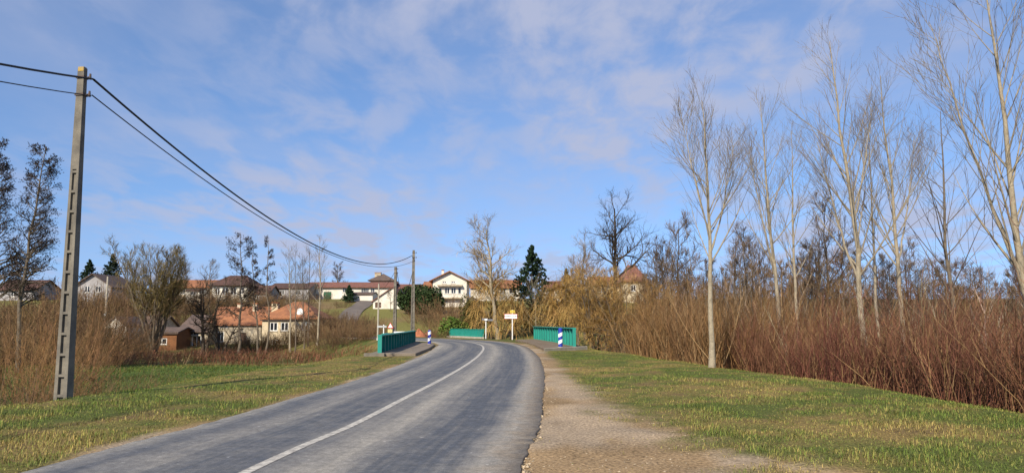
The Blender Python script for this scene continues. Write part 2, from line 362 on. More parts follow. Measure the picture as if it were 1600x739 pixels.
def strip(name, sl, sr, z, m, i0=0, i1=None, parent=None, nu=15, uvu=True, skirt=.05):
    i1 = len(CL) if i1 is None else i1; V = []; UV = []
    for i in range(i0, i1):
        a = -sl(CL[i,1]) if callable(sl) else sl; b = sr(CL[i,1]) if callable(sr) else sr
        ja = (hash2(i, 3, 1)-.5)*.05 if skirt else 0; jb = (hash2(i, 5, 2)-.5)*.05 if skirt else 0
        us = np.linspace(0, 1, nu)
        row = [(a+ja, z-skirt)] if skirt else []
        row += [(a+ja*(1-u)+jb*u+(b-a)*u, z) for u in us]
        if skirt: row.append((b+jb, z-skirt))
        for s, zz in row:
            p = CL[i]+CN[i]*s; V.append((p[0], p[1], zz)); UV.append((s, CS[i]))
    n = len(row); r = i1-i0; I = np.arange(n*r).reshape(r, n)
    F = np.stack([I[:-1,:-1], I[:-1,1:], I[1:,1:], I[1:,:-1]], -1).reshape(-1, 4)
    return obj_np(name, V, [F], m, parent, uv=UV, smooth=False)
iend = int(np.argmax(CL[:,1] > 93))
CLs = CL.copy()
road = tag(strip('road', wl, lambda y: 2.93, .014, road_material(), 0, iend), kind='structure')
i_line = int(np.argmax(CL[:,1] > 66))
lm = mat('worn_line_paint', (.55,.52,.45), (.30,.28,.25), 9, .8, .2, 60, .25, 50)
strip('centre_line', -.065, .065, .0185, lm, 0, i_line, road, nu=2, skirt=0)
# hillside lane
LV = []; lane_pts = [(-18.6,90.3),(-21.3,96.5),(-23.4,104),(-25,112),(-26.6,122),(-27.9,132),(-28.5,142),(-30,152),(-36,162)]
lp = catmull(np.array([lane_pts[0]]+lane_pts+[lane_pts[-1]], float), 5); lt = np.gradient(lp, axis=0); lt /= np.linalg.norm(lt, axis=1)[:, None]
for p, t_ in zip(lp, lt):
    for s in (-1.7, -.85, 0, .85, 1.7): LV.append((p[0]+t_[1]*s, p[1]-t_[0]*s, 0))
LV = np.array(LV); zz = terrain(LV[:,0], LV[:,1]).reshape(-1, 5); LV[:,2] = np.repeat(zz.max(1)+.10, 5)
I = np.arange(len(LV)).reshape(-1, 5); F = np.stack([I[:-1,:-1], I[:-1,1:], I[1:,1:], I[1:,:-1]], -1).reshape(-1, 4)
tag(obj_np('lane', LV, [F], mat('lane_asphalt', (.13,.11,.095), (.17,.14,.115), .6, .9, .3, 20, .2, 8)), kind='structure')
# pavements on the bridge
def pavement(pts, z, m, label=None):
    mb = MB(); mb.prism([(x, y, z) for x, y in pts], z+.12); return tag(mb.build('pavement', m, bevel=.02), kind='structure')
pm = mat('pavement_screed', (.24,.195,.15), (.17,.14,.105), 1.5, .9, .5, 30, .2, 30)
pavement([(-7.0,36.6),(-4.75,37.2),(-4.95,45),(-5.45,53),(-5.95,56.5),(-7.4,58.5),(-7.6,62),(-8.4,62),(-7.6,49)], .14, pm)
pm2 = mat('soil_covered_pavement', (.15,.105,.065), (.21,.165,.12), 1.2, .95, .6, 25, .25, 22)
pavement([(1.9,43.8),(4.7,47.6),(4.1,56),(2.9,72),(.3,67.5),(1.1,61),(1.6,53)], .14, pm2)
mb = MB(); mb.prism([(1.86,43.72,.165),(4.76,47.5,.165),(4.74,47.85,.165),(1.95,44.1,.165)], .28); tag(mb.build('kerb', MT['concrete_pale'], bevel=.015), kind='structure')
mb = MB(); mb.prism([(-7.15,36.35,.165),(-6.2,36.6,.165),(-6.2,36.95,.165),(-7.15,36.7,.165)], .4); tag(mb.build('kerb', MT['concrete'], bevel=.015), kind='structure')

# ------------------------------------------------------------------ tubes, trees
def nrm(v): return v/np.maximum(np.linalg.norm(v, axis=-1, keepdims=True), 1e-9)
def tubes(groups):
    """groups: list of (P (n,k,3), Rad (n,k), sides, Col (n,3)) -> V,F,C"""
    VS, FS, CS_ = [], [], []; off = 0
    for P, Rd, sd_, C in groups:
        n, k, _ = P.shape
        if n == 0: continue
        T = np.empty_like(P); T[:, 1:-1] = P[:, 2:]-P[:, :-2]; T[:, 0] = P[:, 1]-P[:, 0]; T[:, -1] = P[:, -1]-P[:, -2]; T = nrm(T)
        ref = np.where(np.abs(T[..., 2:3]) > .9, np.array([1., .13, 0]), np.array([.05, .1, 1.])); A = nrm(np.cross(T, ref)); B = np.cross(T, A)
        th_ = np.arange(sd_)*2*np.pi/sd_; Rd = Rd*(1.3 if sd_ == 2 else 1)
        V = P[:, :, None, :]+Rd[:, :, None, None]*(A[:, :, None, :]*np.cos(th_)[:, None]+B[:, :, None, :]*np.sin(th_)[:, None])
        I = np.arange(n*k*sd_).reshape(n, k, sd_)+off; J = np.roll(I, -1, 2)
        Fq = np.stack([I[:, :-1], J[:, :-1], J[:, 1:], I[:, 1:]], -1)
        FS.append((Fq[:, :, :1] if sd_ == 2 else Fq).reshape(-1, 4)); VS.append(V.reshape(-1, 3))
        CS_.append(np.repeat(C, k*sd_, 0)); off += n*k*sd_
    return np.concatenate(VS), np.concatenate(FS), np.concatenate(CS_)
def spawn(rng, P, Rd, n, t0, t1, Lf, ang, asd, up, wob, seg, rr, rtip, minr=.004):
    Np, k, _ = P.shape; par = np.repeat(np.arange(Np), n); Mn = len(par)
    t = t0+(t1-t0)*((np.tile(np.arange(n), Np)+rng.random(Mn))/n)
    f = t*(k-1); i = np.minimum(f.astype(int), k-2); fr = (f-i)[:, None]
    pos = P[par, i]*(1-fr)+P[par, i+1]*fr; tan = nrm(P[par, i+1]-P[par, i]); rad = Rd[par, i]*(1-fr[:, 0])+Rd[par, i+1]*fr[:, 0]
    plen = np.linalg.norm(np.diff(P, axis=1), axis=2).sum(1)[par]
    q = nrm(np.cross(tan, rng.normal(size=(Mn, 3)))); a = np.radians(ang+asd*rng.normal(size=Mn))[:, None]
    d = nrm(np.cos(a)*tan+np.sin(a)*q); L = Lf(t, plen)*rng.uniform(.65, 1.2, Mn)
    out_ = np.empty((Mn, seg+1, 3)); out_[:, 0] = pos
    for j in range(seg):
        d = nrm(d+np.array([0, 0, up])/seg+wob*rng.normal(size=(Mn, 3))); out_[:, j+1] = out_[:, j]+d*(L/seg)[:, None]
    r0 = np.maximum(np.minimum(rad*rr, .9*rad+.001), minr)
    return out_, np.maximum(r0[:, None]*np.linspace(1, rtip, seg+1)[None], minr*.6)
def axis_stem(rng, base, H, r, lean=(0, 0), seg=10, wob=.02, rtip=.12):
    z = np.linspace(0, 1, seg+1); P = np.zeros((1, seg+1, 3)); w_ = np.cumsum(rng.normal(size=(seg+1, 2))*wob*H/seg*3, 0); w_[0] = 0
    P[0, :, 0] = base[0]+lean[0]*z**1.2+w_[:, 0]; P[0, :, 1] = base[1]+lean[1]*z**1.2+w_[:, 1]; P[0, :, 2] = base[2]+H*z
    Rd = r*(1-(1-rtip)*z)[None]; Rd[0, 0] *= 1.25; return P, Rd
def cvar(rng, n, c, v=.25): return np.array(c)[None]*(1+v*rng.uniform(-1, 1, (n, 1)))*(1+.08*rng.uniform(-1, 1, (n, 3)))
def blobs(rng, pts, size, c, v=.3):            # little two-triangle leaves or catkins
    n = len(pts); a = nrm(rng.normal(size=(n, 3))); b = nrm(np.cross(a, rng.normal(size=(n, 3)))); s = size*rng.uniform(.6, 1.3, (n, 1))
    V = np.stack([pts-a*s, pts+b*s*.55, pts+a*s, pts-b*s*.55], 1).reshape(-1, 3); F = np.arange(n*4).reshape(n, 4)
    return V, F, np.repeat(cvar(rng, n, c, v), 4, 0)
def alltips(P, nper, rng):
    k = P.shape[1]; r = []
    for _ in range(nper):
        f = rng.uniform(.3, 1, len(P))*(k-1); i = np.minimum(f.astype(int), k-2); fr = (f-i)[:, None]; ar = np.arange(len(P))
        r.append(P[ar, i]*(1-fr)+P[ar, i+1]*fr)
    return np.concatenate(r)
def finish_tree(name, label, cat, base, trunkG, crownG, bark, leaves=None, group=None, tcol=None):
    root = empty(name, base); b = np.array(base)
    V, F, C = tubes(trunkG); obj_np('trunk', V-b, [F], bark, root)
    V, F, C = tubes(crownG); Fs = [F]
    if leaves is not None:
        LVv, LF, LC = leaves; Fs.append(LF+len(V)); V = np.concatenate([V, LVv]); C = np.concatenate([C, LC])
    obj_np('crown', V-b, Fs, MT['plant'], root, colors=C)
    return tag(root, label, cat, group)
one = np.ones((1, 3))
def poplar(label, base, H, r, lean, seed, clear=.3, twig=(.19,.15,.10), n1=26, spread=.36, ang=32, mr=.006, stems=1, name='poplar_tree', bark=None, up=.35, n2=6, n3=2, group=None, forks=()):
    rng = np.random.default_rng(seed); tg = []; Ps = []; Rs = []
    P, Rd = axis_stem(rng, base, H, r, lean, 12, .012, .10); Ps.append(P); Rs.append(Rd)
    for (t, L, fx, fy) in forks:              # big ascending secondary leaders
        i = int(t*12); st = P[0, i]; zz_ = np.linspace(0, 1, 13); Q_ = np.zeros((1, 13, 3))
        Q_[0, :, 0] = st[0]+fx*(zz_**.8); Q_[0, :, 1] = st[1]+fy*(zz_**.8); Q_[0, :, 2] = st[2]+L*zz_
        Q_[0, 1:] += rng.normal(size=(12, 3))*.02
        Ps.append(Q_); Rs.append((Rd[0, i]*.55*(1-.85*zz_))[None])
    P = np.concatenate(Ps); Rd = np.concatenate(Rs)
    l1, r1 = spawn(rng, P, Rd, n1, clear, .97, lambda t, L: L*spread*(1.12-t)+.6, ang, 7, up, .022, 6, .45, .2, mr*1.4)
    l2, r2 = spawn(rng, l1, r1, n2, .2, .98, lambda t, L: L*.5*(1.2-t*.75)+.2, 27, 7, .3, .025, 4, .5, .35, mr*.9)
    l3, r3 = spawn(rng, l2, r2, n3, .2, 1, lambda t, L: L*.42+.1, 28, 8, .3, .04, 2, .6, .4, mr*.7)
    cg = [(l2, r2, 3, cvar(rng, len(l2), twig)), (l3, r3, 3, cvar(rng, len(l3), twig))]
    return finish_tree(name, label, 'tree', base, [(P, Rd, 8, np.ones((len(P), 3))), (l1, r1, 4, np.ones((len(l1), 3)))], cg, bark or MT['bark_pale'], group=group)
def broadtree(name, label, base, H, r, seed, clear=.3, n1=14, spread=.5, ang=50, up=.3, n2=10, n3=6, twig=(.16,.12,.08), bark=None, mr=.012, lean=(0,0), wob=.13, stems=1, sspread=0., leaf=None, leafn=0, leafs=.06, group=None, droop=None, top=.12, t3=0., n4=0, cat='tree'):
    rng = np.random.default_rng(seed); Ps, Rs = [], []
    for i in range(stems):
        a = 6.283*(i+rng.random()*.6)/stems; q = sspread*rng.uniform(.5, 1)*(stems > 1)
        b = (base[0]+.2*math.cos(a)*(stems > 1), base[1]+.2*math.sin(a)*(stems > 1), base[2])
        P, Rd = axis_stem(rng, b, H*rng.uniform(.8, 1) if stems > 1 else H, r, (lean[0]+q*math.cos(a), lean[1]+q*math.sin(a)), 10, .03, top); Ps.append(P); Rs.append(Rd)
    P = np.concatenate(Ps); Rd = np.concatenate(Rs)
    l1, r1 = spawn(rng, P, Rd, n1, clear, .97, lambda t, L: L*spread*(1.1-t*.75), ang, 10, up, wob, 6, .6, .25, mr*1.5)
    l2, r2 = spawn(rng, l1, r1, n2, .25, 1, lambda t, L: L*.5*(1.1-t*.5), 42, 12, up*.6, wob, 4, .6, .4, mr)
    u3 = up*.4 if droop is None else droop
    l3, r3 = spawn(rng, l2, r2, n3, .2, 1, (lambda t, L: L*.55+.1) if droop is None else (lambda t, L: L*0+t3), 40, 14, u3, wob if droop is None else .13, 3 if droop is None else 5, .7, .5, mr*.75)
    cg = [(l2, r2, 3, cvar(rng, len(l2), twig)), (l3, r3, 2, cvar(rng, len(l3), twig))]; last = l3
    if n4:
        l4, r4 = spawn(rng, l3, r3, n4, .2, 1, lambda t, L: L*.5+.05, 40, 14, u3, wob, 2, .7, .5, mr*.7); cg.append((l4, r4, 3, cvar(rng, len(l4), twig))); last = l4
    lv = None
    if leaf is not None: lv = blobs(rng, alltips(last, leafn, rng), leafs, leaf)
    return finish_tree(name, label, cat, base, [(P, Rd, 7, np.ones((len(P), 3))), (l1, r1, 4, np.ones((len(l1), 3)))], cg, bark or MT['bark_grey'], lv, group)
def conifer(name, label, base, H, rad, seed, c=(.018,.035,.016), n=22, group=None, dens=1.0):
    rng = np.random.default_rng(seed); P, Rd = axis_stem(rng, base, H, H*.014, (0, 0), 10, .008, .1)
    nb = int(n*8*dens)
    l1, r1 = spawn(rng, P, Rd, nb, .08, .985, lambda t, L: rad*(1.0-t)*1.3+.05, 92, 8, .25, .05, 5, .35, .3, .012)
    l2, r2 = spawn(rng, l1, r1, 7, .15, 1, lambda t, L: L*.38*(1.1-t*.6)+.05, 48, 8, -.25, .05, 2, .6, .5, .01)
    pts = np.concatenate([alltips(l2, 6, rng), alltips(l1, 8, rng)]); pts = pts+rng.normal(size=pts.shape)*.04
    lv = blobs(rng, pts, rad*.022+.10, c, .5)
    return finish_tree(name, label, 'tree', base, [(P, Rd, 7, one), ], [(l1, r1, 3, cvar(rng, len(l1), (.05,.04,.03))), (l2, r2, 3, cvar(rng, len(l2), (.03,.04,.02)))], MT['bark_dark'], lv, group)
def leafshrub(name, label, base, rx, ry, hz, seed, c, n=5000, leaf=.12, c2=None, group=None, cat='shrub', lobes=9):
    rng = np.random.default_rng(seed); root = empty(name, base)
    cen = np.stack([rng.uniform(-.55, .55, lobes)*rx, rng.uniform(-.55, .55, lobes)*ry, rng.uniform(.35, .72, lobes)*hz], 1)
    pk = rng.integers(0, lobes, n); d = nrm(rng.normal(size=(n, 3))); rr = rng.uniform(.55, 1.08, n)**.5
    pts = cen[pk]+d*rr[:, None]*np.array([rx*.5, ry*.5, hz*.36]); pts = pts[pts[:, 2] > .05]
    V, F, C = blobs(rng, pts, leaf, c, .45)
    if c2 is not None:
        s_ = np.repeat(rng.random(len(pts)) < .35, 4); C[s_] = np.array(c2)*(C[s_]/np.array(c))
    ob = np.array([0., 0, 0]); st = np.zeros((lobes, 3, 3)); st[:, 1] = cen*.55; st[:, 2] = cen; st[:, 0, 0] = rng.uniform(-.3, .3, lobes); st[:, 0, 2] = -.15
    Vs, Fs_, Cs = tubes([(st, np.full((lobes, 3), .035), 4, np.ones((lobes, 3)))])
    obj_np('stem', Vs, [Fs_], MT['bark_dark'], root); obj_np('foliage', V, [F], MT['plant'], root, colors=C); return tag(root, label, cat, group)
def stems_geo(rng, bx_, by_, bz_, H, lean, wob, r, cols, ntw=5, seg=5, side=3, tseg=2, twl=.34, tang=38, up=.2):
    n = len(bx_); d = nrm(np.stack([lean[0]+.24*rng.normal(size=n), lean[1]+.24*rng.normal(size=n), np.ones(n)], 1))
    P = np.empty((n, seg+1, 3)); P[:, 0] = np.stack([bx_, by_, bz_], 1)
    for j in range(seg): d = nrm(d+wob*rng.normal(size=(n, 3))+np.array([0, 0, .02])); P[:, j+1] = P[:, j]+d*(H/seg)[:, None]
    Rd = r[:, None]*np.linspace(1, .3, seg+1)[None]
    g = [(P, Rd, side, cols)]
    if ntw:
        l1, r1 = spawn(rng, P, Rd, ntw, .3, 1, lambda t, L: L*twl*(1.25-t), tang, 10, up, .07, tseg, .75, .4, .004); g.append((l1, r1, 2, np.repeat(cols, ntw, 0)*rng.uniform(.8, 1.2, (n*ntw, 1))))
    return g

# ------------------------------------------------------------------ concrete utility poles
def utility_pole(label, x, y, H, w0, w1, d0, d1, cells, cell_h, seed, rz=0, zb=None, lean=0., lich=False, group='concrete utility poles'):
    zb = th(x, y) if zb is None else zb
    root = empty('utility_pole', (x, y, zb), rz); root.rotation_euler = (0, lean, rz)
    W = lambda z: w0+(w1-w0)*z/H
    D = lambda z: d0+(d1-d0)*z/H
    ztop = cells*cell_h+.08; z0 = -.5; fl = .27
    mb = MB()
    def seg(xa, xb, ya, yb, za, zb_):    # fractions of width/depth
        r = []
        for z in (za, zb_):
            r.append([(W(z)*xa, D(z)*ya, z), (W(z)*xb, D(z)*ya, z), (W(z)*xb, D(z)*yb, z), (W(z)*xa, D(z)*yb, z)])
        mb.frustum(r[0], r[1])
    seg(-.5, .5, -.5, .5, ztop, H)
    seg(-.5, -.5+fl, -.5, .5, z0, ztop); seg(.5-fl, .5, -.5, .5, z0, ztop); seg(-.5+fl, .5-fl, -.16, .16, z0, ztop)
    mb.build('shaft', MT['concrete'], root)
    for k in range(cells+1):
        mb = MB(); z = max(k*cell_h, .02); t = .055; k0 = .5-fl-.002
        r = [[(W(a)*xa, D(a)*ya, a) for xa, ya in ((-k0,-.485),(k0,-.485),(k0,.485),(-k0,.485))] for a in (z, z+t)]
        mb.frustum(r[0], r[1]); mb.build('rung', MT['concrete'], root)
    for zc_, s in ((H-.22, 1), (H-.62, .8)):
        mb = MB(); wv = W(zc_); dv = D(zc_)
        mb.box(-wv/2-.02, wv/2+.02, -dv/2-.02, -dv/2-.003, zc_-.03, zc_+.03); mb.box(-wv/2-.02, wv/2+.02, dv/2+.003, dv/2+.02, zc_-.03, zc_+.03)
        mb.box(wv/2+.003, wv/2+.02, -dv/2, dv/2, zc_-.03, zc_+.03)
        hk = mb.build('bracket', MT['rust'], root)
        mb = MB(); mb.cyl((wv/2+.02, 0, zc_), (wv/2+.13, 0, zc_+.02), .012); mb.cyl((wv/2+.12, 0, zc_-.05), (wv/2+.12, 0, zc_+.08), .03, .02)
        mb.build('cable_clamp', MT['rust'], hk)
    if lich:
        mb = MB(); mb.prism([(-W(H)*.44, -D(H)*.5-.006, H+.02), (W(H)*.44, -D(H)*.5-.006, H+.02), (W(H)*.44, D(H)*.4, H+.02), (-W(H)*.44, D(H)*.4, H+.02)], .10)
        mb.build('lichen_cap', MT['lichen'], root)
    return tag(root, label, 'utility pole', group)
Y1 = 16.3; x1 = ax(99, Y1, 620); zb1 = az(621, Y1); H1 = az(107, Y1)-zb1
p1 = utility_pole('tall weathered concrete utility pole with ladder recesses standing on the grass verge', x1, Y1, H1, .31, .155, .20, .11, 11, .445, 1, rz=R(-8), zb=zb1, lean=R(-.6), lich=True)
Y2 = 63.; x2 = ax(645, Y2); zt2 = az(391, Y2)
p2 = utility_pole('taller concrete utility pole rising behind the far end of green parapet', x2, Y2, zt2+.4, .36, .2, .26, .18, 15, .42, 2, rz=R(5), zb=-.4)
Y3 = 76.; x3 = ax(617, Y3); zt3 = az(417, Y3)
p3 = utility_pole('shorter grey concrete utility pole between white pole and taller pole', x3, Y3, zt3+1.0, .36, .22, .26, .2, 15, .42, 3, rz=R(-10), zb=-1.0)
def cable(label, a, b, sag, r, n=40, group='overhead cables', twist=False):
    a = np.array(a); b = np.array(b); t = np.linspace(0, 1, n)[:, None]; P = a*(1-t)+b*t; P[:, 2:] -= 4*sag*t*(1-t)
    V, F, C = tubes([(P[None], np.full((1, n), r), 6, one)])
    o = obj_np('overhead_cable', V, [F], MT['cable']); return tag(o, label, 'cable', group)
zt1 = az(107, Y1)
c1a = (x1+.20, Y1, az(125, Y1)); c1b = (x1+.18, Y1, az(149, Y1))
c2a = (x2-.12, Y2, az(399, Y2)); c2b = (x2+.1, Y2, az(407, Y2))
cable('thick black cable sagging from tall ladder pole to pole behind parapet', c1a, c2a, 2.1, .026, 60)
cable('thin black cable running below the thick one between the ladder pole and parapet pole', c1b, c2b, 1.85, .014, 60)
cable('thick black cable leaving the tall ladder pole away from the bridge', (x1+.18, Y1, az(124, Y1)), (x1-2.2, Y1-38, zt1-.25), 2.35, .024)
cable('thin black cable leaving the tall ladder pole away from the bridge', (x1+.16, Y1, az(150, Y1)), (x1-2.2, Y1-38, zt1-.6), 2.15, .012)
c3 = (x3+.1, Y3, az(421, Y3))
cable('short black cable drooping between the two concrete poles beyond parapet', c2b, c3, 2.6, .025, 24)
cable('thin service cable hanging from shorter concrete pole to the barn', (x3-.1, Y3, az(425, Y3)), (ax(578, 150), 150, az(447, 150)), 1.6, .02, 24)

# slim white pole + far pole
def round_pole(label, px, Y, pytop, zb, r, m, cap=True):
    x = ax(px, Y); root = empty('round_pole', (x, Y, zb)); zt = az(pytop, Y)-zb
    MB().cyl((0, 0, -.3), (0, 0, zt), r, r*.7, 12).build('shaft', m, root, smooth=False)
    MB().cyl((0, 0, zt), (0, 0, zt+.06), r*.85, r*.4, 12).build('cap', MT['rust'], root)
    MB().box(-r*1.05, r*1.05, -r*1.05, -r*.6, .9, 1.15).build('plate', MT['steel'], root)
    return tag(root, label, 'pole')
round_pole('slim whitish round pole beside the small direction sign', 591, 74, 443, -1.0, .10, MT['concrete_pale'])
round_pole('pale round pole rising among bare trees above the white gable', 165, 118, 432, th(ax(165, 118), 118), .2, MT['concrete_pale'])

# ------------------------------------------------------------------ bridge parapets
def parapet(label, pts, H, npan, zb, gap=.10, face=1):
    """pts: polyline on plan. face: side of the road (+1 = right hand of travel along pts)"""
    pts = [Vector((p[0], p[1], 0)) for p in pts]; root = empty('bridge_parapet', (pts[0].x, pts[0].y, zb)); o = pts[0]
    ln = [0]
    for a, b in zip(pts, pts[1:]): ln.append(ln[-1]+(b-a).length)
    def P(d):
        for i in range(len(pts)-1):
            if d <= ln[i+1] or i == len(pts)-2:
                t = (d-ln[i])/(ln[i+1]-ln[i]); return pts[i].lerp(pts[i+1], t)-o
    L = ln[-1]; st = L/npan
    def slab(a, b, th0, th1, z0, z1, name, m, par=root, bev=0):
        d = (b-a).normalized(); nr = Vector((d.y, -d.x, 0))*face
        mb = MB(); mb.prism([(*(q.xy), z1) for q in (a+nr*th0, b+nr*th0, b+nr*th1, a+nr*th1)], z1-z0); return mb.build(name, m, par, bevel=bev)
    for k in range(npan):
        a, b = P(k*st), P((k+1)*st); d = (b-a).normalized()
        slab(a+d*.07, b-d*.07, -.02, .02, gap, H-.07, 'panel', MT['teal'])
        mid = (a+b)/2
        slab(mid-d*.035, mid+d*.035, .021, .07, gap+.02, H-.08, 'stiffener', MT['teal'])
    for k in range(npan+1):
        a = P(k*st); d = (P(min(k*st+.1, L))-P(max(k*st-.1, 0))).normalized()
        slab(a-d*.09, a+d*.09, -.05, .15, -.05, H-.065, 'post', MT['teal'])
    for k in range(npan):
        a, b = P(k*st), P((k+1)*st); slab(a-(b-a).normalized()*(.09 if k == 0 else -.002), b+(b-a).normalized()*(.09 if k == npan-1 else -.002), -.07, .24, H-.06, H, 'top_rail', MT['teal'])
    return tag(root, label, 'parapet', 'green bridge parapets')
# edge beams
parapet('teal steel bridge parapet seen along its shaded inner side, beside utility poles', [(-6.65,37.6),(-7.15,48),(-7.85,60)], 1.0, 16, .03, face=1)
parapet('sunlit teal steel bridge parapet with brown willows behind and striped bollard before it', [(4.02,48),(3.4,59),(2.2,71)], 1.18, 16, .14, face=-1)
parapet('distant teal parapet across the outside of the bend by the sign posts', [(ax(754,86),86),(ax(703,96),96)], .92, 6, .02, gap=.02, face=1)
parapet('far teal parapet mostly hidden behind the shaded one', [(ax(598,70),70),(ax(612,80),80)], .9, 8, -.25, face=1)
mb = MB(); mb.prism([(ax(700,96),96.3,.05),(ax(700,96),94.5,.05),(ax(757,86),84.9,.05),(ax(757,86),86.6,.05)], .5); tag(mb.build('kerb', MT['concrete_pale'], bevel=.015), kind='structure')

# striped bollards
def bollard(label, x, y, H, r, zb):
    root = empty('striped_bollard', (x, y, zb)); mb = MB()
    mb.cyl((0,0,-.05), (0,0,H-.06), r, r, 20); ob = mb.build('post', MT['bands'], root)
    MB().cyl((0,0,H-.061), (0,0,H), r*.99, r*.72, 20).build('cap', mat('blue_cap', (.015,.035,.33), rough=.45), root)
    MB().cyl((0,0,-.04), (0,0,.03), r*1.25, r*1.2, 20).build('collar', MT['concrete_pale'], root)
    return tag(root, label, 'bollard', 'striped bollards')
bollard('blue and white striped bollard on pavement corner before sunlit teal parapet', ax(875.7,46.4,530), 46.4, 1.17, .135, .14)
bollard('blue and white striped bollard on pavement beside the shaded teal parapet', ax(671,53.2,530), 53.2, .98, .115, .14)

# ------------------------------------------------------------------ signs
def text(body, size, m, parent, loc, name='lettering'):
    cu = bpy.data.curves.new('t', 'FONT'); cu.body = body; cu.size = size; cu.align_x = 'CENTER'; cu.align_y = 'CENTER'; cu.extrude = .003
    o = bpy.data.objects.new('t', cu); col.objects.link(o); dg = bpy.context.evaluated_depsgraph_get(); me = bpy.data.meshes.new_from_object(o.evaluated_get(dg))
    bpy.data.objects.remove(o); me.materials.clear(); me.materials.append(m)
    t = link(name, me, parent); t.rotation_euler = (R(90), 0, 0); t.location = loc; return t
Yt = 78.; xt = ax(800.6, Yt); zg = .02
sg = empty('town_sign', (xt, Yt, zg)); zA, zB = az(498, Yt)-zg, az(490.3, Yt)-zg
MB().cyl((0,.05,-.2), (0,.05,az(484,Yt)-zg), .055, n=10).build('post', MT['signwhite'], sg)
bw = .68; xo = ax(798.2, Yt)-xt
bd = MB().box(xo-bw, xo+bw, -.03, 0, zA, zB).build('board', MT['signred'], sg, bevel=.006)
MB().box(xo-bw+.035, xo+bw-.035, -.036, -.0305, zA+.035, zB-.035).build('white_field', MT['signwhite'], bd)
text('REMBERCOURT', .20, MT['signdark'], bd, (xo, -.04, (zA+zB)/2))
rp = MB().box(-.25, .25, -.03, 0, zB+.09, zB+.38).build('route_plate', MT['signyellow'], sg, bevel=.006)
text('D 20', .2, MT['signdark'], rp, (0, -.036, zB+.235))
tag(sg, 'white town name sign with red border and small yellow route plate on post', 'road sign')
Ys = 80.; xs = ax(759.3, Ys); sg = empty('direction_sign', (xs, Ys, .02)); zt_ = az(499, Ys)
MB().cyl((0,0,-.2), (0,0,zt_), .05, n=10).build('post', MT['signwhite'], sg)
MB().box(-.16, .75, -.05, .05, zt_-.18, zt_+.02).build('arm', MT['signback'], sg, bevel=.008); 
a2 = MB().box(-.42, .2, -.11, -.055, zt_-.10, zt_+.10).build('arm', MT['signback'], sg, bevel=.008)
MB().box(-.14, .16, -.14, -.112, zt_-.12, zt_+.06).build('plate', MT['signwhite'], sg)
tag(sg, 'slim white post with dark crossed sign arms at bend by far parapet', 'road sign')
Yd = 72.; xd = ax(600, Yd); sg = empty('direction_sign', (xd, Yd, -1.0)); zt_ = az(507, Yd)+1.0
MB().cyl((0,0,-.2), (0,0,zt_), .05, n=10).build('post', MT['signwhite'], sg)
MB().box(-.62, -.08, -.09, -.055, zt_-.28, zt_-.10).build('arm', MT['steel'], sg, bevel=.008)
MB().box(-.04, .28, -.09, -.055, zt_-.28, zt_-.10).build('arm', MT['steel'], sg, bevel=.008)
MB().box(-.06, .06, -.055, .05, zt_-.25, zt_-.1).build('clamp', MT['steel'], sg)
tag(sg, 'small white two-arm direction sign on post beside slim white pole', 'road sign')
Yw = 72.; xw = ax(610.4, Yw); sg = empty('warning_sign', (xw, Yw, -1.0)); zt_ = az(503.5, Yw)+1.0
MB().cyl((0,.03,-.2), (0,.03,zt_-.1), .04, n=8).build('post', MT['steel'], sg)
def tri(k, y0, y1, z0):
    mb = MB(); pts = [(-.30*k, z0-.55+.55*(1-k)*.33), (.30*k, z0-.55+.55*(1-k)*.33), (0, z0-.55*(1-k)*.66)]
    i = 0; mb.V = [(a, y0, b) for a, b in pts]+[(a, y1, b) for a, b in pts]; mb.F = [[0,1,2],[5,4,3],[0,3,4,1],[1,4,5,2],[2,5,3,0]]; return mb
tb = tri(1, -.03, -.005, zt_).build('triangle', MT['signred'], sg); tri(.72, -.036, -.0305, zt_).build('white_field', MT['signwhite'], tb)
text('!', .24, MT['signdark'], tb, (0, -.04, zt_-.36), 'symbol')
MB().box(-.24, .20, -.03, -.005, zt_-1.0, zt_-.64).build('yellow_plate', MT['signpale'], sg, bevel=.006)
MB().box(.21, .40, -.02, .0, zt_-1.1, zt_-.45).build('dark_plate', MT['signdark'], sg, bevel=.006)
tag(sg, 'triangular warning sign above a yellow plate beside shorter concrete pole', 'road sign')
# white barrier bar
Yb = 70.; xb = ax(626, Yb); br = empty('road_barrier', (xb, Yb, -.1)); zt_ = az(518, Yb)+.1
for dx in (-.42, .42): MB().cyl((dx,0,-.2), (dx,0,zt_-.02), .035, n=8).build('leg', MT['signwhite'], br)
MB().box(-.6, .6, -.06, -.036, zt_-.14, zt_+.02).build('bar', MT['signwhite'], br, bevel=.006)
tag(br, 'low white barrier bar between the two concrete poles', 'barrier')

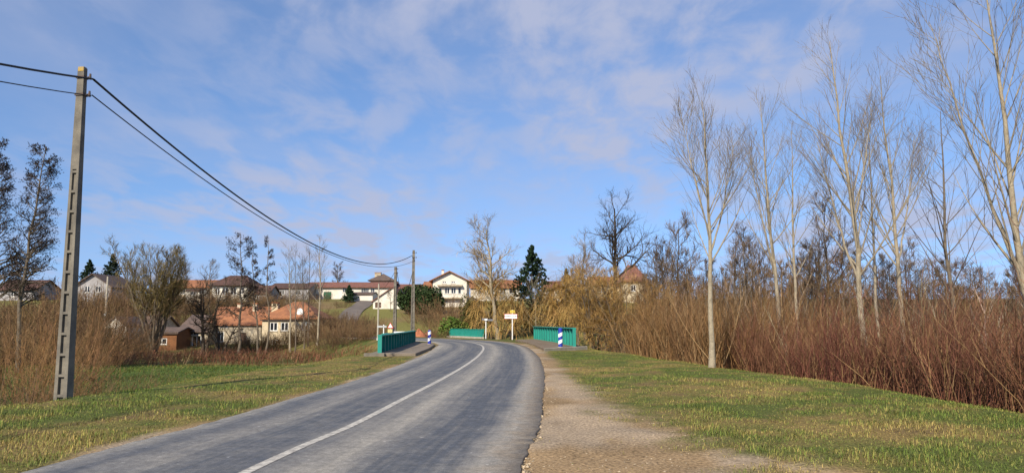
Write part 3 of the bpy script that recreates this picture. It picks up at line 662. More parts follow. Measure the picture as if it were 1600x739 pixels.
# ------------------------------------------------------------------ houses
def house(name, label, x0, x1, y, dep, zb, ze, zr, roof, wm, rm, wins=(), doors=(), chims=(), rz=0., over=.35, cat='house', ridge=None, extra=None, hipk=.8):
    """front wall faces -Y at distance y. wins (xc, zc, w, h) in local metres from the front wall's left end and absolute z"""
    W = x1-x0; root = empty(name, (x0, y, zb), rz); H = ze-zb; RH = zr-zb; lo = -1.5; T = .3
    ops = [(a-w_/2, a+w_/2, b-zb-h/2, b-zb+h/2, k) for k, lst in (('w', wins), ('d', doors)) for (a, b, w_, h) in lst]
    xs_ = sorted({0, W, *[v for o in ops for v in o[:2]]}); zs_ = sorted({lo, H, *[v for o in ops for v in o[2:4]]})
    mb = MB()
    for i in range(len(xs_)-1):
        for j in range(len(zs_)-1):
            xm, zm = (xs_[i]+xs_[i+1])/2, (zs_[j]+zs_[j+1])/2
            if any(o[0] < xm < o[1] and o[2] < zm < o[3] for o in ops): continue
            mb.box(xs_[i], xs_[i+1], 0, T, zs_[j], zs_[j+1])
    mb.box(0, T, T, dep, lo, H); mb.box(W-T, W, T, dep, lo, H); mb.box(T, W-T, dep-T, dep, lo, H)
    if roof == 'gable_y':
        rx = W/2 if ridge is None else ridge
        for yy in (0, dep-T):
            i = len(mb.V); g = [(0, H), (W, H), (rx, RH-.05)]
            mb.V += [(a, yy, b) for a, b in g]+[(a, yy+T, b) for a, b in g]; mb.F += [[i,i+1,i+2],[i+5,i+4,i+3],[i,i+3,i+4,i+1],[i+1,i+4,i+5,i+2],[i+2,i+5,i+3,i]]
    if roof == 'gable_x':
        for xx in (0, W-T):
            i = len(mb.V); g = [(0, H), (dep, H), (dep/2, RH-.05)]
            mb.V += [(xx, a, b) for a, b in g]+[(xx+T, a, b) for a, b in g]; mb.F += [[i,i+1,i+2],[i+5,i+4,i+3],[i,i+3,i+4,i+1],[i+1,i+4,i+5,i+2],[i+2,i+5,i+3,i]]
    mb.build('wall', wm, root)
    ov = over; rf = MB(); th_ = .16
    if roof == 'gable_x':
        sl = (RH-H)/(dep/2); e = H-ov*sl
        rf.prism([(-ov,-ov,e+.1),(W+ov,-ov,e+.1),(W+ov,dep/2,RH+.1),(-ov,dep/2,RH+.1)], th_); rf.prism([(-ov,dep/2,RH+.1),(W+ov,dep/2,RH+.1),(W+ov,dep+ov,e+.1),(-ov,dep+ov,e+.1)], th_)
    elif roof == 'gable_y':
        sl1 = (RH-H)/rx; sl2 = (RH-H)/(W-rx)
        rf.prism([(-ov,-ov,H-ov*sl1+.1),(rx,-ov,RH+.1),(rx,dep+ov,RH+.1),(-ov,dep+ov,H-ov*sl1+.1)], th_); rf.prism([(rx,-ov,RH+.1),(W+ov,-ov,H-ov*sl2+.1),(W+ov,dep+ov,H-ov*sl2+.1),(rx,dep+ov,RH+.1)], th_)
    elif roof == 'hip':
        k = min(dep/2, W/2)*hipk; e = H+.1; a = k; c = max(W-k, a+.01); r_ = RH+.1; m_ = dep/2
        rf.prism([(-ov,-ov,e),(W+ov,-ov,e),(c,m_,r_),(a,m_,r_)], th_); rf.prism([(W+ov,dep+ov,e),(-ov,dep+ov,e),(a,m_,r_),(c,m_,r_)], th_)
        rf.prism([(-ov,dep+ov,e),(-ov,-ov,e),(a,m_,r_)], th_); rf.prism([(W+ov,-ov,e),(W+ov,dep+ov,e),(c,m_,r_)], th_)
    ro = rf.build('roof', rm, root)
    MB().box(-ov*.6, W+ov*.6, -.24, -.12, H-.22, H-.10).build('gutter', MT['slate_roof'], root) if roof in ('gable_x', 'hip') else None
    for (a, b, c, d, k) in ops:
        if k == 'w':
            wn = MB(); f = min(.09, (b-a)*.12)
            wn.box(a, a+f, .06, .16, c, d); wn.box(b-f, b, .06, .16, c, d); wn.box(a+f, b-f, .06, .16, c, c+f); wn.box(a+f, b-f, .06, .16, d-f, d)
            if b-a > .7: wn.box((a+b)/2-f/2, (a+b)/2+f/2, .065, .155, c+f, d-f)
            o = wn.build('window', MT['frame'], root); MB().box(a+f*.5, b-f*.5, .10, .12, c+f*.5, d-f*.5).build('pane', MT['glass'], o)
            MB().box(a-.08, b+.08, -.07, .05, c-.1, c-.003).build('sill', MT['concrete_pale'], o)
        else:
            o = MB().box(a, b, .12, .18, c, d).build('door', MT['green_door'] if extra == 'green' else MT['door'], root)
            MB().box(b-.22, b-.14, .08, .12, (c+d)/2-.05, (c+d)/2+.05).build('handle', MT['steel'], o)
    for (a, b, c, h) in chims:       # local x, local y, half width, top z abs
        ch = MB().box(a-c, a+c, b-c*.8, b+c*.8, H, h-zb).build('chimney', wm, ro); MB().box(a-c-.06, a+c+.06, b-c*.8-.06, b+c*.8+.06, h-zb+.002, h-zb+.14).build('chimney_cap', MT['orange_roof'], ch)
    return tag(root, label, cat)
def hx(p, Y): return ax(p, Y, 470)
def HP(name, label, p0, p1, Y, dep, pb, pe, pr, roof, wm, rm, wins=(), doors=(), chims=(), **k):
    x0, x1 = hx(p0, Y), hx(p1, Y)
    W_ = [(hx(a, Y)-x0, az(b, Y), c, d) for a, b, c, d in wins]; D_ = [(hx(a, Y)-x0, az(b, Y), c, d) for a, b, c, d in doors]
    C_ = [(hx(a, Y)-x0, b, c, az(d, Y)) for a, b, c, d in chims]
    return house(name, label, x0, x1, Y, dep, az(pb, Y), az(pe, Y), az(pr, Y), roof, wm, rm, W_, D_, C_, **k)
m_ = MT
HP('cottage', 'cream cottage with hipped orange tile roof and satellite dish behind slender birches', 411, 496, 95, 8, 546, 498, 471, 'hip', m_['cream'], m_['orange_roof'],
   [(429,510,1.0,1.1),(446,510,1.0,1.1),(479,509,1.1,1.0),(432,536,.8,.9)], [(462,537,1.0,1.9)], [(421,2.5,.4,473)])
dx_, dY = hx(465, 94.4), 95.3
dh = empty('satellite_dish', (dx_, 96.0, az(493, 96.0))); P_ = []
for k in range(4):
    P_.append([(.42*math.sin(k*.45)*math.cos(a), -.55-.12*(1-math.cos(k*.45))*0-.14*math.cos(k*.45)+.14, .45+.5*math.sin(k*.45)*math.sin(a)) for a in np.linspace(0, 2*math.pi, 16, endpoint=False)])
mb = MB()
for k in range(3):
    for i in range(16): mb.poly([P_[k][i], P_[k][(i+1) % 16], P_[k+1][(i+1) % 16], P_[k+1][i]])
mb.build('dish', MT['signwhite'], dh, smooth=True); MB().cyl((0,.0,-.5), (0,-.45,.45), .03).build('arm', MT['steel'], dh)
tag(dh, 'round white satellite dish on the hipped orange cottage roof', 'satellite dish')
HP('farmhouse', 'long stone farmhouse with rusty orange roof adjoining the hipped cottage', 326, 410, 96, 8.5, 547, 506, 479, 'gable_x', m_['stone'], m_['orange_roof'],
   [(347,526,.9,1.3),(352,509,1.0,.5)], [(381,532,1.0,2.0)], [(386,3.2,.28,474),(357,4.2,.3,474)], over=.3)
HP('outbuilding', 'low brown timber clad outbuilding with small white window', 243, 279, 90, 5, 549, 519, 512, 'gable_x', m_['brownwood'], m_['slate_roof'], [(256,533,1.25,.75)], over=.3, cat='outbuilding')
HP('stone_house', 'low stone house with grey-brown roof and white framed window beside timber outbuilding', 281, 327, 94, 9, 548, 517, 492, 'gable_x', m_['stone'], m_['slate_roof'], [(310,534,1.15,1.5),(304,520.5,1.6,.5)], [(321,539,.8,1.5)], over=.3)
HP('shed', 'white gabled shed among bare shrubs with dark doorway', 166, 198, 94, 6, 550, 508, 495, 'gable_y', m_['white'], m_['slate_roof'], [(174,515,.7,.7)], [(205-12,540,1.1,1.9)], cat='shed', over=.2)
HP('stone_house', 'low house with brown roof half hidden by the big willow', 199, 244, 99, 8, 548, 516, 494, 'gable_x', m_['stone'], m_['slate_roof'], [(222,532,.9,1.1)], [(207,538,.9,1.9)], over=.3)
# upper row on the hill
HP('hill_house', 'white house with dark brown hipped roof on the hill', 331, 386, 150, 9, 470, 446, 429, 'hip', m_['white'], m_['dark_roof'], [(339,455,1.0,1.3),(351,455,1.2,1.4),(364,455,1.2,1.4),(377,454,1.0,1.3)], [(357,464,1.1,1.9)], over=.7, hipk=.5)
HP('annexe', 'dark roofed annexe leaning against the white hill house', 387, 418, 151, 8, 470, 458, 445, 'gable_x', m_['greywall'], m_['dark_roof'], [(400,463,.9,.9)], cat='house')
HP('hill_house', 'orange roofed hill house with rough white gable below it', 262, 330, 158, 9, 468, 448, 436, 'gable_x', m_['stone'], m_['orange_roof'], [(285,455,1,1.2),(312,455,1,1.2)], over=.5)
HP('hillside_shed', 'small rough white walled shed below orange roofed hill house', 290, 313, 146, 4, 471, 453.5, 451.5, 'gable_x', m_['white'], m_['dark_roof'], [(301,458,1.2,.7)], cat='shed', over=.1)
HP('barn', 'grey walled barn with low dark roof between hill house and long farm', 420, 482, 160, 10, 470, 450, 441, 'gable_x', m_['greywall'], m_['dark_roof'], [(440,457,1.0,1.0),(465,457,1.0,1.0)], cat='barn')
HP('farm_range', 'very long cream farm range under one red-brown tile roof', 477, 612, 165, 10, 468, 448.2, 439.5, 'gable_x', m_['white'], m_['red_roof'],
   [(490,454,.9,1.1),(501,454,.9,1.1),(538,453,.9,1.1),(567,453.5,.9,1.1),(573,453.5,.9,1.1),(582,453.5,.9,1.1),(487,461,.7,.6),(495,461,.7,.6)], [(511.5,462.5,1.7,1.9)], over=.6, cat='farm building', extra='green')
HP('farmhouse', 'tall pyramid roofed house with stub chimney rising behind the farm range', 578, 612, 185, 6, 466, 438.5, 427, 'hip', m_['stone'], m_['slate_roof'], chims=[(587,2.6,.75,425.5)], over=.6, hipk=.98)
HP('farm_range', 'low red roofed range joined behind the hedge end', 612, 668, 168, 9, 468, 450, 443, 'gable_x', m_['cream'], m_['red_roof'], [(622,456,.9,1)], over=.5, cat='farm building')
HP('barn', 'windowless pale lean-to barn with sloping top edge behind conical shrub', 549, 582, 150, 6, 479, 459, 456, 'gable_x', m_['white'], m_['slate_roof'], [(560,464,.5,.4)], over=.15, cat='barn')
HP('garage', 'white gabled garage with red roof sweeping low on one side', 583, 629, 136, 8, 481, 470, 449, 'gable_y', m_['white'], m_['red_roof'], [], [(591,476.5,1.1,1.0)], ridge=3.5, cat='garage', over=.3)
HP('villa', 'white villa with orange roof, front gable and wide verandah windows', 676, 729, 140, 9, 484, 437, 424, 'gable_y', m_['white'], m_['orange_roof'],
   [(688,455,.55,1.35),(698.5,454,.95,1.2),(708.5,454,.95,1.2),(718,454,.6,1.2),(694,441,.8,.4),(708,441,.8,.4),(697,470.5,.7,.6)], over=.7, chims=[(688,4.5,.22,420)])
HP('villa_wing', 'lower orange roofed wing at the side of the white villa', 661, 675.7, 141.5, 7, 482, 448.5, 439, 'gable_x', m_['white'], m_['orange_roof'], [(679-5,456,.5,1.2)], over=.25, cat='house')
x0v, x1v = hx(690, 139.5), hx(722, 139.5)
vb = empty('balcony', (x0v, 139.99, az(447, 139.5))); MB().box(-.8, x1v-x0v, -.9, -.02, 0, .28).build('canopy', MT['stone'], vb); MB().box(-.9, x1v-x0v, -1.0, -.02, az(466.5,139.5)-az(447,139.5), az(464.5,139.5)-az(447,139.5)).build('slab', MT['stone'], vb)
tag(vb, 'stone canopy and ledge across the front of the white villa', 'balcony')
HP('hill_house', 'house with long orange roof and white walls behind the bare tree', 735, 812, 155, 9, 470, 448.5, 436, 'gable_x', m_['white'], m_['orange_roof'], [(786,454,1.2,1.3),(800,454,1.2,1.3),(750,454,1.2,1.3)], over=.5)
HP('hill_house', 'small pinkish house with brown roof just beyond the spruce', 851, 877, 150, 8, 470, 449, 438, 'gable_x', m_['white'], m_['red_roof'], [(862,456,1.1,1.2)], over=.4)
HP('hill_house', 'orange roofed house showing through twigs beside the dark oak', 925, 975, 150, 9, 470, 445, 431, 'gable_x', m_['cream'], m_['orange_roof'], [(940,452,1,1.2)], over=.4)
HP('hill_house', 'house with steep red roof behind the dark oak', 974, 1012, 145, 9, 470, 440, 412, 'hip', m_['cream'], m_['red_roof'], [(990,450,1,1.2)], over=.4, hipk=.7)
HP('hill_house', 'white gabled house with grey roof behind ladder pole and bare shrubs', 116, 172, 135, 9, 480, 446, 428, 'gable_y', m_['greywall'], m_['slate_roof'], [(135,452,1,1.2),(152,452,1,1.2)], over=.6)
HP('hill_house', 'dark roofed house behind the tall alders', -10, 52, 150, 9, 475, 452, 436, 'gable_x', m_['greywall'], m_['dark_roof'], [(20,459,1,1.2)], over=.5)

# rust coloured earth mounds by the bend
def mound(label, px, Y, rx, ry, h, seed):
    x = ax(px, Y); rng = np.random.default_rng(seed); a = np.linspace(0, 2*np.pi, 28, endpoint=False); V = []; zb = th(x, Y)-.25
    for k, f in enumerate(np.linspace(0, 1, 8)):
        for t in a:
            rr = 1-f**1.8; n = 1+.35*(vnoise(2.5*math.cos(t)+seed*5, 2.5*math.sin(t)+k*.5, seed)-.5)
            V.append((rx*rr*n*math.cos(t), ry*rr*n*math.sin(t), h*f*(1+.25*(vnoise(3*math.cos(t), 3*math.sin(t)+f*4, seed+3)-.5))))
    I = np.arange(8*28).reshape(8, 28); J = np.roll(I, -1, 1); F = np.stack([I[:-1], J[:-1], J[1:], I[1:]], -1).reshape(-1, 4)
    o = obj_np('earth_mound', V, [F], MT['rustearth']); o.location = (x, Y, zb); return tag(o, label, 'mound', 'rust orange earth mounds')
mound('rust orange earth mound beside the taller concrete pole', 655, 98, 1.35, 1.0, 1.75, 1)
mound('lower rust orange earth mound on the bank before villa hedge', 671, 100, 1.35, 1.0, 1.5, 2)

# ------------------------------------------------------------------ trees on the right
def G(x, y): return (x, y, th(x, y))
def pb(px, Y, py=520): x = ax(px, Y, py); return G(x, Y)
PG = 'pale bare poplars in the thicket'
def pop(label, pxb, pxt, pyt, Y, r, seed, **k):
    b = pb(pxb, Y); t = at(pxt, pyt, Y); return poplar(label, b, (t[2]-b[2])*.98, r, (t[0]-b[0], 0), seed, group=PG, **k)
pop('bare poplar with pale trunk standing alone at the grass edge', 1111, 1092, 150, 27.5, .115, 11, clear=.36, n1=24, spread=.38, forks=[(.5, 4.6, -.9, .3), (.46, 4.2, 1.0, -.2)])
pop('bare twin-topped poplar, tallest of the pair behind the thicket', 1218, 1190, 148, 36, .13, 12, clear=.36, n1=26, spread=.36, forks=[(.42, 6.2, -1.1, 0)])
pop('slimmer bare poplar close beside the twin-topped one', 1239, 1222, 200, 37.5, .11, 13, clear=.4, n1=22, spread=.32)
pop('tallest bare poplar leaning slightly, with long ascending side limbs', 1354, 1292, 55, 31, .15, 14, clear=.34, n1=28, spread=.36, forks=[(.40, 6.0, -1.3, .4), (.5, 4.6, .9, -.3)])
pop('thin bare poplar between the tallest and the forked one', 1374, 1360, 175, 36, .10, 15, clear=.42, n1=20, spread=.32)
pop('bare forked poplar right of the thin one with upswept crown', 1409, 1378, 108, 33, .13, 16, clear=.38, n1=26, spread=.36, forks=[(.44, 5.6, 1.2, .2)])
pop('darker bare poplar rising from the red osier patch', 1493, 1474, 165, 36, .13, 17, clear=.33, n1=24, spread=.44, ang=46, bark=MT['bark_grey'])
pop('large many-limbed poplar reaching beyond the top of view', 1612, 1530, -60, 19, .125, 18, clear=.26, n1=24, spread=.34, forks=[(.34, 7.0, -1.7, .4)])
# broken slanting branch of the lone poplar
rng = np.random.default_rng(5)
# dark bare woodland behind: several kinds, copied
def copytree(src, loc, rz, sc, label=None):
    r = src.copy(); col.objects.link(r); r.location = loc; r.rotation_euler = (0, 0, rz); r.scale = (sc,)*3
    if label: r['label'] = label
    for ch in src.children: c = ch.copy(); col.objects.link(c); c.parent = r
    return r
WG = 'bare woodland trees behind the poplars'; WL = 'dark reddish broad-crowned woodland tree behind the pale poplars'
WL2 = 'dark slender upright woodland tree behind the pale poplars'; WL3 = 'grey-brown spreading woodland tree behind the pale poplars'
kinds = [broadtree('woodland_tree', WL2, pb(1270, 62), 9.5, .12, 31, clear=.25, n1=22, spread=.26, ang=42, up=.35, n2=10, n3=8, twig=(.11,.08,.058), bark=MT['bark_dark'], mr=.014, group=WG),
         broadtree('woodland_tree', WL, pb(1322, 66), 10.5, .14, 32, clear=.22, n1=20, spread=.36, ang=48, up=.3, n2=10, n3=8, twig=(.15,.105,.065), bark=MT['bark_dark'], mr=.014, group=WG),
         broadtree('woodland_tree', WL3, pb(1160, 72), 8.5, .16, 33, clear=.25, n1=16, spread=.46, ang=55, up=.2, n2=11, n3=9, twig=(.20,.13,.07), bark=MT['bark_grey'], mr=.015, group=WG)]
rng = np.random.default_rng(77)
for i, (px, Y, s_) in enumerate([(1028,74,1.0),(1060,66,1.15),(1085,80,.9),(1130,78,.95),(1195,76,.95),(1225,70,1.0),(1262,58,.95),(1300,60,1.1),(1345,72,1.0),(1382,64,.95),(1425,70,.85),(1450,60,.75),(1480,74,.9),(1520,66,.75),(1548,58,.7),(1580,64,.8),(1608,56,.75),(1010,92,.9),(1105,95,1.05),(1180,98,1.1),(1260,95,1.15),(1340,98,1.15),(1420,95,1.1),(1500,98,1.05),(1590,92,1.05),(1040,56,.8),(1075,58,.85),(1120,60,.85),(1150,57,.8),(1190,60,.85),(1240,54,.8),(1285,52,.75),(1330,55,.85),(1400,54,.7),(1440,50,.6),(1520,52,.6),(1560,48,.6),(1600,46,.6),(1630,52,.7)]+[(1015+i_*31+(i_*37 % 23), 58+(i_*29 % 24), .72+.3*((i_*53 % 17)/17)) for i_ in range(20)]):
    copytree(kinds[i % 3 if i < 39 else (2, 2, 1)[i % 3]], pb(px, Y), rng.uniform(0, 6.28), s_*1.08*rng.uniform(.9, 1.05))
# oak
b = pb(968, 92); broadtree('oak_tree', 'dark spreading bare oak with thick crooked limbs above the willows', (b[0], b[1], b[2]), az(318, 92)-b[2]-.6, .42, 41, clear=.45, n1=15, spread=.46, ang=48, up=.28, n2=11, n3=7, twig=(.075,.058,.043), bark=MT['bark_dark'], mr=.017, wob=.16, top=.2)
# ------------------------------------------------------------------ willows in the middle
gold = (.40,.255,.085); gold2 = (.30,.19,.08)
def weeping(label, px, Y, pyt, seed, sp=.5, c=gold, t3=2.6, n1=16, H=None, n2=9, n3=7, stems=1, sspread=0., up=.05, r=.25, group='golden weeping willows'):
    b = pb(px, Y); H = az(pyt, Y)-b[2]
    return broadtree('weeping_willow', label, b, H*.86, r, seed, clear=.22, n1=n1, spread=sp, ang=52, up=up, n2=n2, n3=n3, twig=c, bark=MT['bark_dark'], mr=.016, droop=-1.7, t3=t3, wob=.13, group=group, stems=stems, sspread=sspread)
weeping('golden weeping willow between the villa and town sign', 768, 98, 424, 51, .5, t3=2.6, n1=22, n2=11, n3=9)
weeping('lower golden weeping willow just behind the town sign', 800, 86, 465, 52, .7, t3=2.4)
b = pb(930, 56); broadtree('golden_willow', 'golden many-stemmed willow at the end of the sunlit parapet', b, az(418, 56)-b[2], .07, 54, clear=.12, n1=20, spread=.36, ang=48, up=.05, n2=9, n3=6, twig=(.42,.265,.085), bark=MT['bark_grey'], mr=.011, stems=9, sspread=3.0, wob=.12, group='golden bushy willows')
weeping('broad golden willow behind the sunlit parapet', 882, 80, 418, 53, .5, t3=2.2, n1=22, n2=11, n3=9)
b = pb(983, 53); broadtree('golden_willow', 'brown-gold many-stemmed willow between the parapet willow and lone poplar', b, az(424, 53)-b[2], .07, 55, clear=.12, n1=18, spread=.36, ang=48, up=.1, n2=9, n3=6, twig=(.33,.205,.075), bark=MT['bark_grey'], mr=.011, stems=9, sspread=3.0, wob=.12, group='golden bushy willows')
b = pb(778, 96); broadtree('plane_tree', 'pale bare tree with thick limbs rising over the golden willow', b, az(352, 96)-b[2]-.5, .3, 61, clear=.36, n1=20, spread=.44, ang=46, up=.35, n2=12, n3=10, twig=(.40,.29,.13), bark=MT['bark_pale'], mr=.015, wob=.15, lean=(-1.6, 0), top=.2)
b = pb(915, 100); broadtree('bare_tree', 'light brown bare tree beside the oak above golden willows', b, az(382, 100)-b[2], .22, 62, clear=.3, n1=18, spread=.5, ang=50, up=.3, n2=10, n3=7, twig=(.28,.20,.10), mr=.015)
for k_, (px, Y, py, c_, lb) in enumerate([(903,92,398,(.30,.19,.065),'golden-brown bare tree behind the broad golden willow'),(942,86,416,(.27,.165,.06),'rounded tawny bare tree at the foot of the oak'),(1003,76,408,(.22,.14,.065),'tawny bare tree between the oak and lone poplar'),(1040,72,385,(.17,.115,.06),'upright brown bare tree just behind the lone poplar'),(862,98,440,(.20,.135,.06),'low brown bare tree between spruce and golden willow')]):
    b = pb(px, Y); broadtree('bare_tree', lb, b, az(py, Y)-b[2], .14, 640+k_, clear=.15, n1=26, spread=.36, ang=48, up=.25, n2=10, n3=7, twig=c_, bark=MT['bark_grey'], mr=.013, stems=2, sspread=1.2, wob=.11)
conifer('spruce_tree', 'dark green spruce standing above the town sign', pb(831, 105), az(382, 105)-pb(831, 105)[2], 4.3, 71, n=20)
conifer('cypress_tree', 'small olive conifer behind the golden willow', pb(886, 110), az(419, 110)-pb(886, 110)[2], 1.6, 72, c=(.10,.085,.025), n=18)
b = pb(840, 84); poplar('slender bare sapling in front of the spruce', b, az(440, 84)-b[2], .07, (-.3, 0), 73, clear=.3, n1=20, spread=.4, name='bare_sapling', mr=.011)
leafshrub('laurel_shrub', 'bright green laurel shrub by the far parapet', (ax(709, 97), 97, th(ax(709, 97), 97)-.1), 2.4, 1.5, 3.3, 81, (.075,.13,.022), 3500, .14, (.16,.2,.05))
leafshrub('evergreen_hedge', 'big dark evergreen hedge clump in front of the villa', (ax(655, 127), 127, th(ax(655, 127), 127)-.4), 4.1, 2.5, 5.3, 82, (.028,.05,.016), 14000, .19, (.04,.06,.02), cat='hedge', lobes=16)
leafshrub('ivy_bush', 'ivy green bush clinging between villa and golden willow', (ax(735, 100), 100, th(ax(735, 100), 100)+.2), 1.5, 1.3, 5.6, 83, (.06,.07,.022), 3500, .13, (.10,.09,.03))
conifer('conical_shrub', 'small dark conical evergreen against the lean-to barn', (ax(545, 148), 148, th(ax(545, 148), 148)), 3.4, 1.3, 84, c=(.02,.045,.018), n=14)
conifer('conifer_tree', 'dark conifer behind the grey gabled house', pb(134, 170), az(405, 170)-pb(134, 170)[2], 3.0, 85, n=22)
conifer('conifer_tree', 'taller dark conifer beside the big willow crown', pb(169, 168), az(396, 168)-pb(169, 168)[2], 3.4, 86, n=24, c=(.022,.036,.022))
# ------------------------------------------------------------------ trees on the left
alt = (.085,.065,.05)
def alder(label, pxb, pxt, pyt, Y, seed, sp=.2, r=.16, bark=None, leafn=2, twig=alt, clear=.28, n1=30, mr=.011, leafs=.05, n2=9):
    b = pb(pxb, Y); t = at(pxt, pyt, Y)
    return broadtree('alder_tree', label, b, t[2]-b[2], r, seed, clear=clear, n1=n1, spread=sp, ang=60, up=.15, n2=n2, n3=5, twig=twig, bark=bark or MT['bark_grey'], mr=mr, lean=(t[0]-b[0], 0), wob=.04, leaf=(.05,.036,.028) if leafn else None, leafn=leafn, leafs=leafs, group='alders on the meadow side')
alder('tall alder dotted with dark cones beside the ladder pole', 34, 62, 226, 52, 91, .15, .17, leafn=4, n1=80, n2=9, leafs=.045)
alder('tall alder dotted with dark cones, farther from the ladder pole than its twin', 3, 8, 222, 52, 92, .15, .17, leafn=4, n1=80, n2=9, leafs=.045)
alder('alder with dense dotted crown before the long farmhouse', 374, 368, 364, 84, 93, .2, .16, leafn=3, leafs=.065)
alder('narrow alder with dotted crown left of the orange cottage chimney', 404, 401, 376, 85, 94, .12, .12, leafn=2, leafs=.06, n1=24)
alder('narrow twin alder with dotted crown before the cottage chimney', 416, 414, 370, 84, 95, .11, .12, leafn=2, leafs=.06, n1=24)
BG = 'slender bare birches before the cottage'
for px, pt, py, s_, r_, lb in [(454,452,384,101,.12,'slender pale birch with full crown before the cottage windows'),(462,461,392,102,.08,'thin birch close beside the pale full-crowned one'),(476,474,400,103,.09,'thin dark stemmed birch before the satellite dish'),(482,480,388,104,.10,'taller thin birch right of the satellite dish'),(496,500,372,105,.13,'tallest birch at the cottage corner with open crown')]:
    b = pb(px, 83+s_ % 3); t = at(pt, py, b[1]); rr = poplar(lb, b, t[2]-b[2], r_, (t[0]-b[0], 0), s_, clear=.35, n1=24, spread=.2, name='birch_tree', mr=.010, twig=(.15,.12,.09), ang=40, bark=MT['bark_pale'] if s_ in (101, 105) else MT['bark_grey'], group=BG)
b = pb(240, 80); broadtree('crack_willow', 'big rounded olive-brown willow with many pale stems at meadow edge', b, az(383, 80)-b[2], .17, 111, clear=.3, n1=18, spread=.32, ang=36, up=.40, n2=10, n3=8, twig=(.22,.17,.07), bark=MT['bark_grey'], mr=.015, stems=11, sspread=4.6, wob=.08)
b = pb(318, 83); broadtree('crooked_tree', 'dark crooked tree with leaning trunks before the stone house', b, az(430, 83)-b[2], .2, 112, clear=.3, n1=14, spread=.42, ang=55, up=.15, n2=10, n3=6, twig=(.12,.09,.06), bark=MT['bark_dark'], mr=.013, stems=3, sspread=2.0, wob=.16)
b = pb(345, 84); broadtree('crooked_tree', 'low forked dark tree leaning before the long farmhouse', b, az(495, 84)-b[2], .17, 113, clear=.35, n1=10, spread=.5, ang=55, up=.2, n2=8, n3=4, twig=(.11,.08,.055), bark=MT['bark_dark'], mr=.013, stems=3, sspread=3.0, wob=.14)
b = pb(325, 130); broadtree('bare_tree', 'pale bare rounded tree on the hill beside white house', b, az(407, 130)-b[2], .17, 114, clear=.3, n1=16, spread=.4, ang=48, up=.35, n2=10, n3=6, twig=(.20,.16,.12), mr=.016)
b = pb(275, 128); broadtree('bare_tree', 'thin brown bare tree in front of the orange roofed hill house', b, az(413, 128)-b[2], .17, 116, clear=.3, n1=16, spread=.4, ang=48, up=.35, n2=10, n3=6, twig=(.17,.125,.075), mr=.016)
b = pb(527, 190); broadtree('bare_tree', 'dense round bare tree on skyline behind the farm range', b, az(414, 190)-b[2], .22, 115, clear=.25, n1=22, spread=.42, ang=50, up=.25, n2=11, n3=8, twig=(.11,.075,.06), mr=.022)
b = pb(610, 132); broadtree('bare_sapling', 'small bare garden tree before the white garage', b, az(455, 132)-b[2], .07, 117, clear=.3, n1=12, spread=.5, ang=48, up=.3, n2=7, n3=4, twig=(.20,.15,.10), mr=.014)

# shrubs of bare stems, each a thing
def stembush(label, x, y, H, rad, n, seed, c, r=.012, lean=(0, 0), ntw=6, name='bare_shrub', group=None, dz=0, twl=.34, v=.3, splay=.5, cat='shrub'):
    rng = np.random.default_rng(seed); a = rng.uniform(0, 6.283, n); q = rad*np.sqrt(rng.random(n)); bx_ = q*np.cos(a); by_ = q*np.sin(a)
    X, Yv = x+bx_, y+by_; z = terrain(X, Yv)-th(x, y)-.05
    d = nrm(np.stack([lean[0]+splay*bx_/max(rad, .1)+.18*rng.normal(size=n), lean[1]+splay*by_/max(rad, .1)+.18*rng.normal(size=n), np.ones(n)], 1))
    Hs = H*rng.uniform(.55, 1.05, n); P = np.empty((n, 6, 3)); P[:, 0] = np.stack([bx_, by_, z], 1)
    for j in range(5): d = nrm(d+.11*rng.normal(size=(n, 3))+np.array([0, 0, .03])); P[:, j+1] = P[:, j]+d*(Hs/5)[:, None]
    Rd = r*rng.uniform(.7, 1.2, (n, 1))*np.linspace(1, .35, 6)[None]; cc = cvar(rng, n, c, v)
    l1, r1 = spawn(rng, P, Rd, ntw, .25, 1, lambda t, L: L*twl*(1.2-t), 44, 14, .15, .12, 3, .75, .5, r*.4)
    l2, r2 = spawn(rng, l1, r1, 3, .2, 1, lambda t, L: L*.5, 35, 12, .2, .08, 2, .75, .5, r*.35)
    V, F, C = tubes([(P, Rd, 3, cc), (l1, r1, 3, np.repeat(cc, ntw, 0)), (l2, r2, 2, np.repeat(cc, ntw*3, 0)*1.05)])
    root = empty(name, (x, y, th(x, y)+dz)); obj_np('stems', V, [F], MT['plant'], root, colors=C); return tag(root, label, cat, group)
ob = (.22,.125,.055)
LBG = 'orange-brown willow bushes on the meadow side'
stembush('orange-brown willow bush behind the foot of ladder pole', ax(128, 24), 24, 3.1, 1.3, 45, 121, (.17,.10,.045), group=LBG)
stembush('tall orange willow bush in front of the alder trunks', ax(60, 34), 34, 4.2, 2.4, 90, 122, ob, .015, group=LBG)
stembush('orange willow bush at the edge of view by meadow', ax(8, 28), 28, 3.4, 2.0, 70, 123, (.23,.13,.058), .014, group=LBG)
stembush('rusty willow bush farther back between pole and alders', ax(98, 44), 44, 4.6, 2.4, 90, 124, (.19,.105,.05), .016, group=LBG)
stembush('dull brown bush under the grey gabled house', ax(150, 62), 62, 6.2, 3.2, 130, 125, (.17,.10,.05), .02, group=LBG)
stembush('tangled brown bush before the white shed', ax(180, 72), 72, 4.6, 3.0, 110, 126, (.15,.092,.05), .02, group=LBG)
stembush('low dark tangle of stems left of ladder pole foot', ax(30, 20), 20, 2.2, 1.8, 70, 127, (.15,.095,.055), .010, group=LBG, splay=.9)
stembush('low thin brown bush on verge beyond ladder pole', ax(185, 27), 27, 2.0, 1.2, 45, 128, (.17,.11,.06), .009, group=LBG, splay=.8)
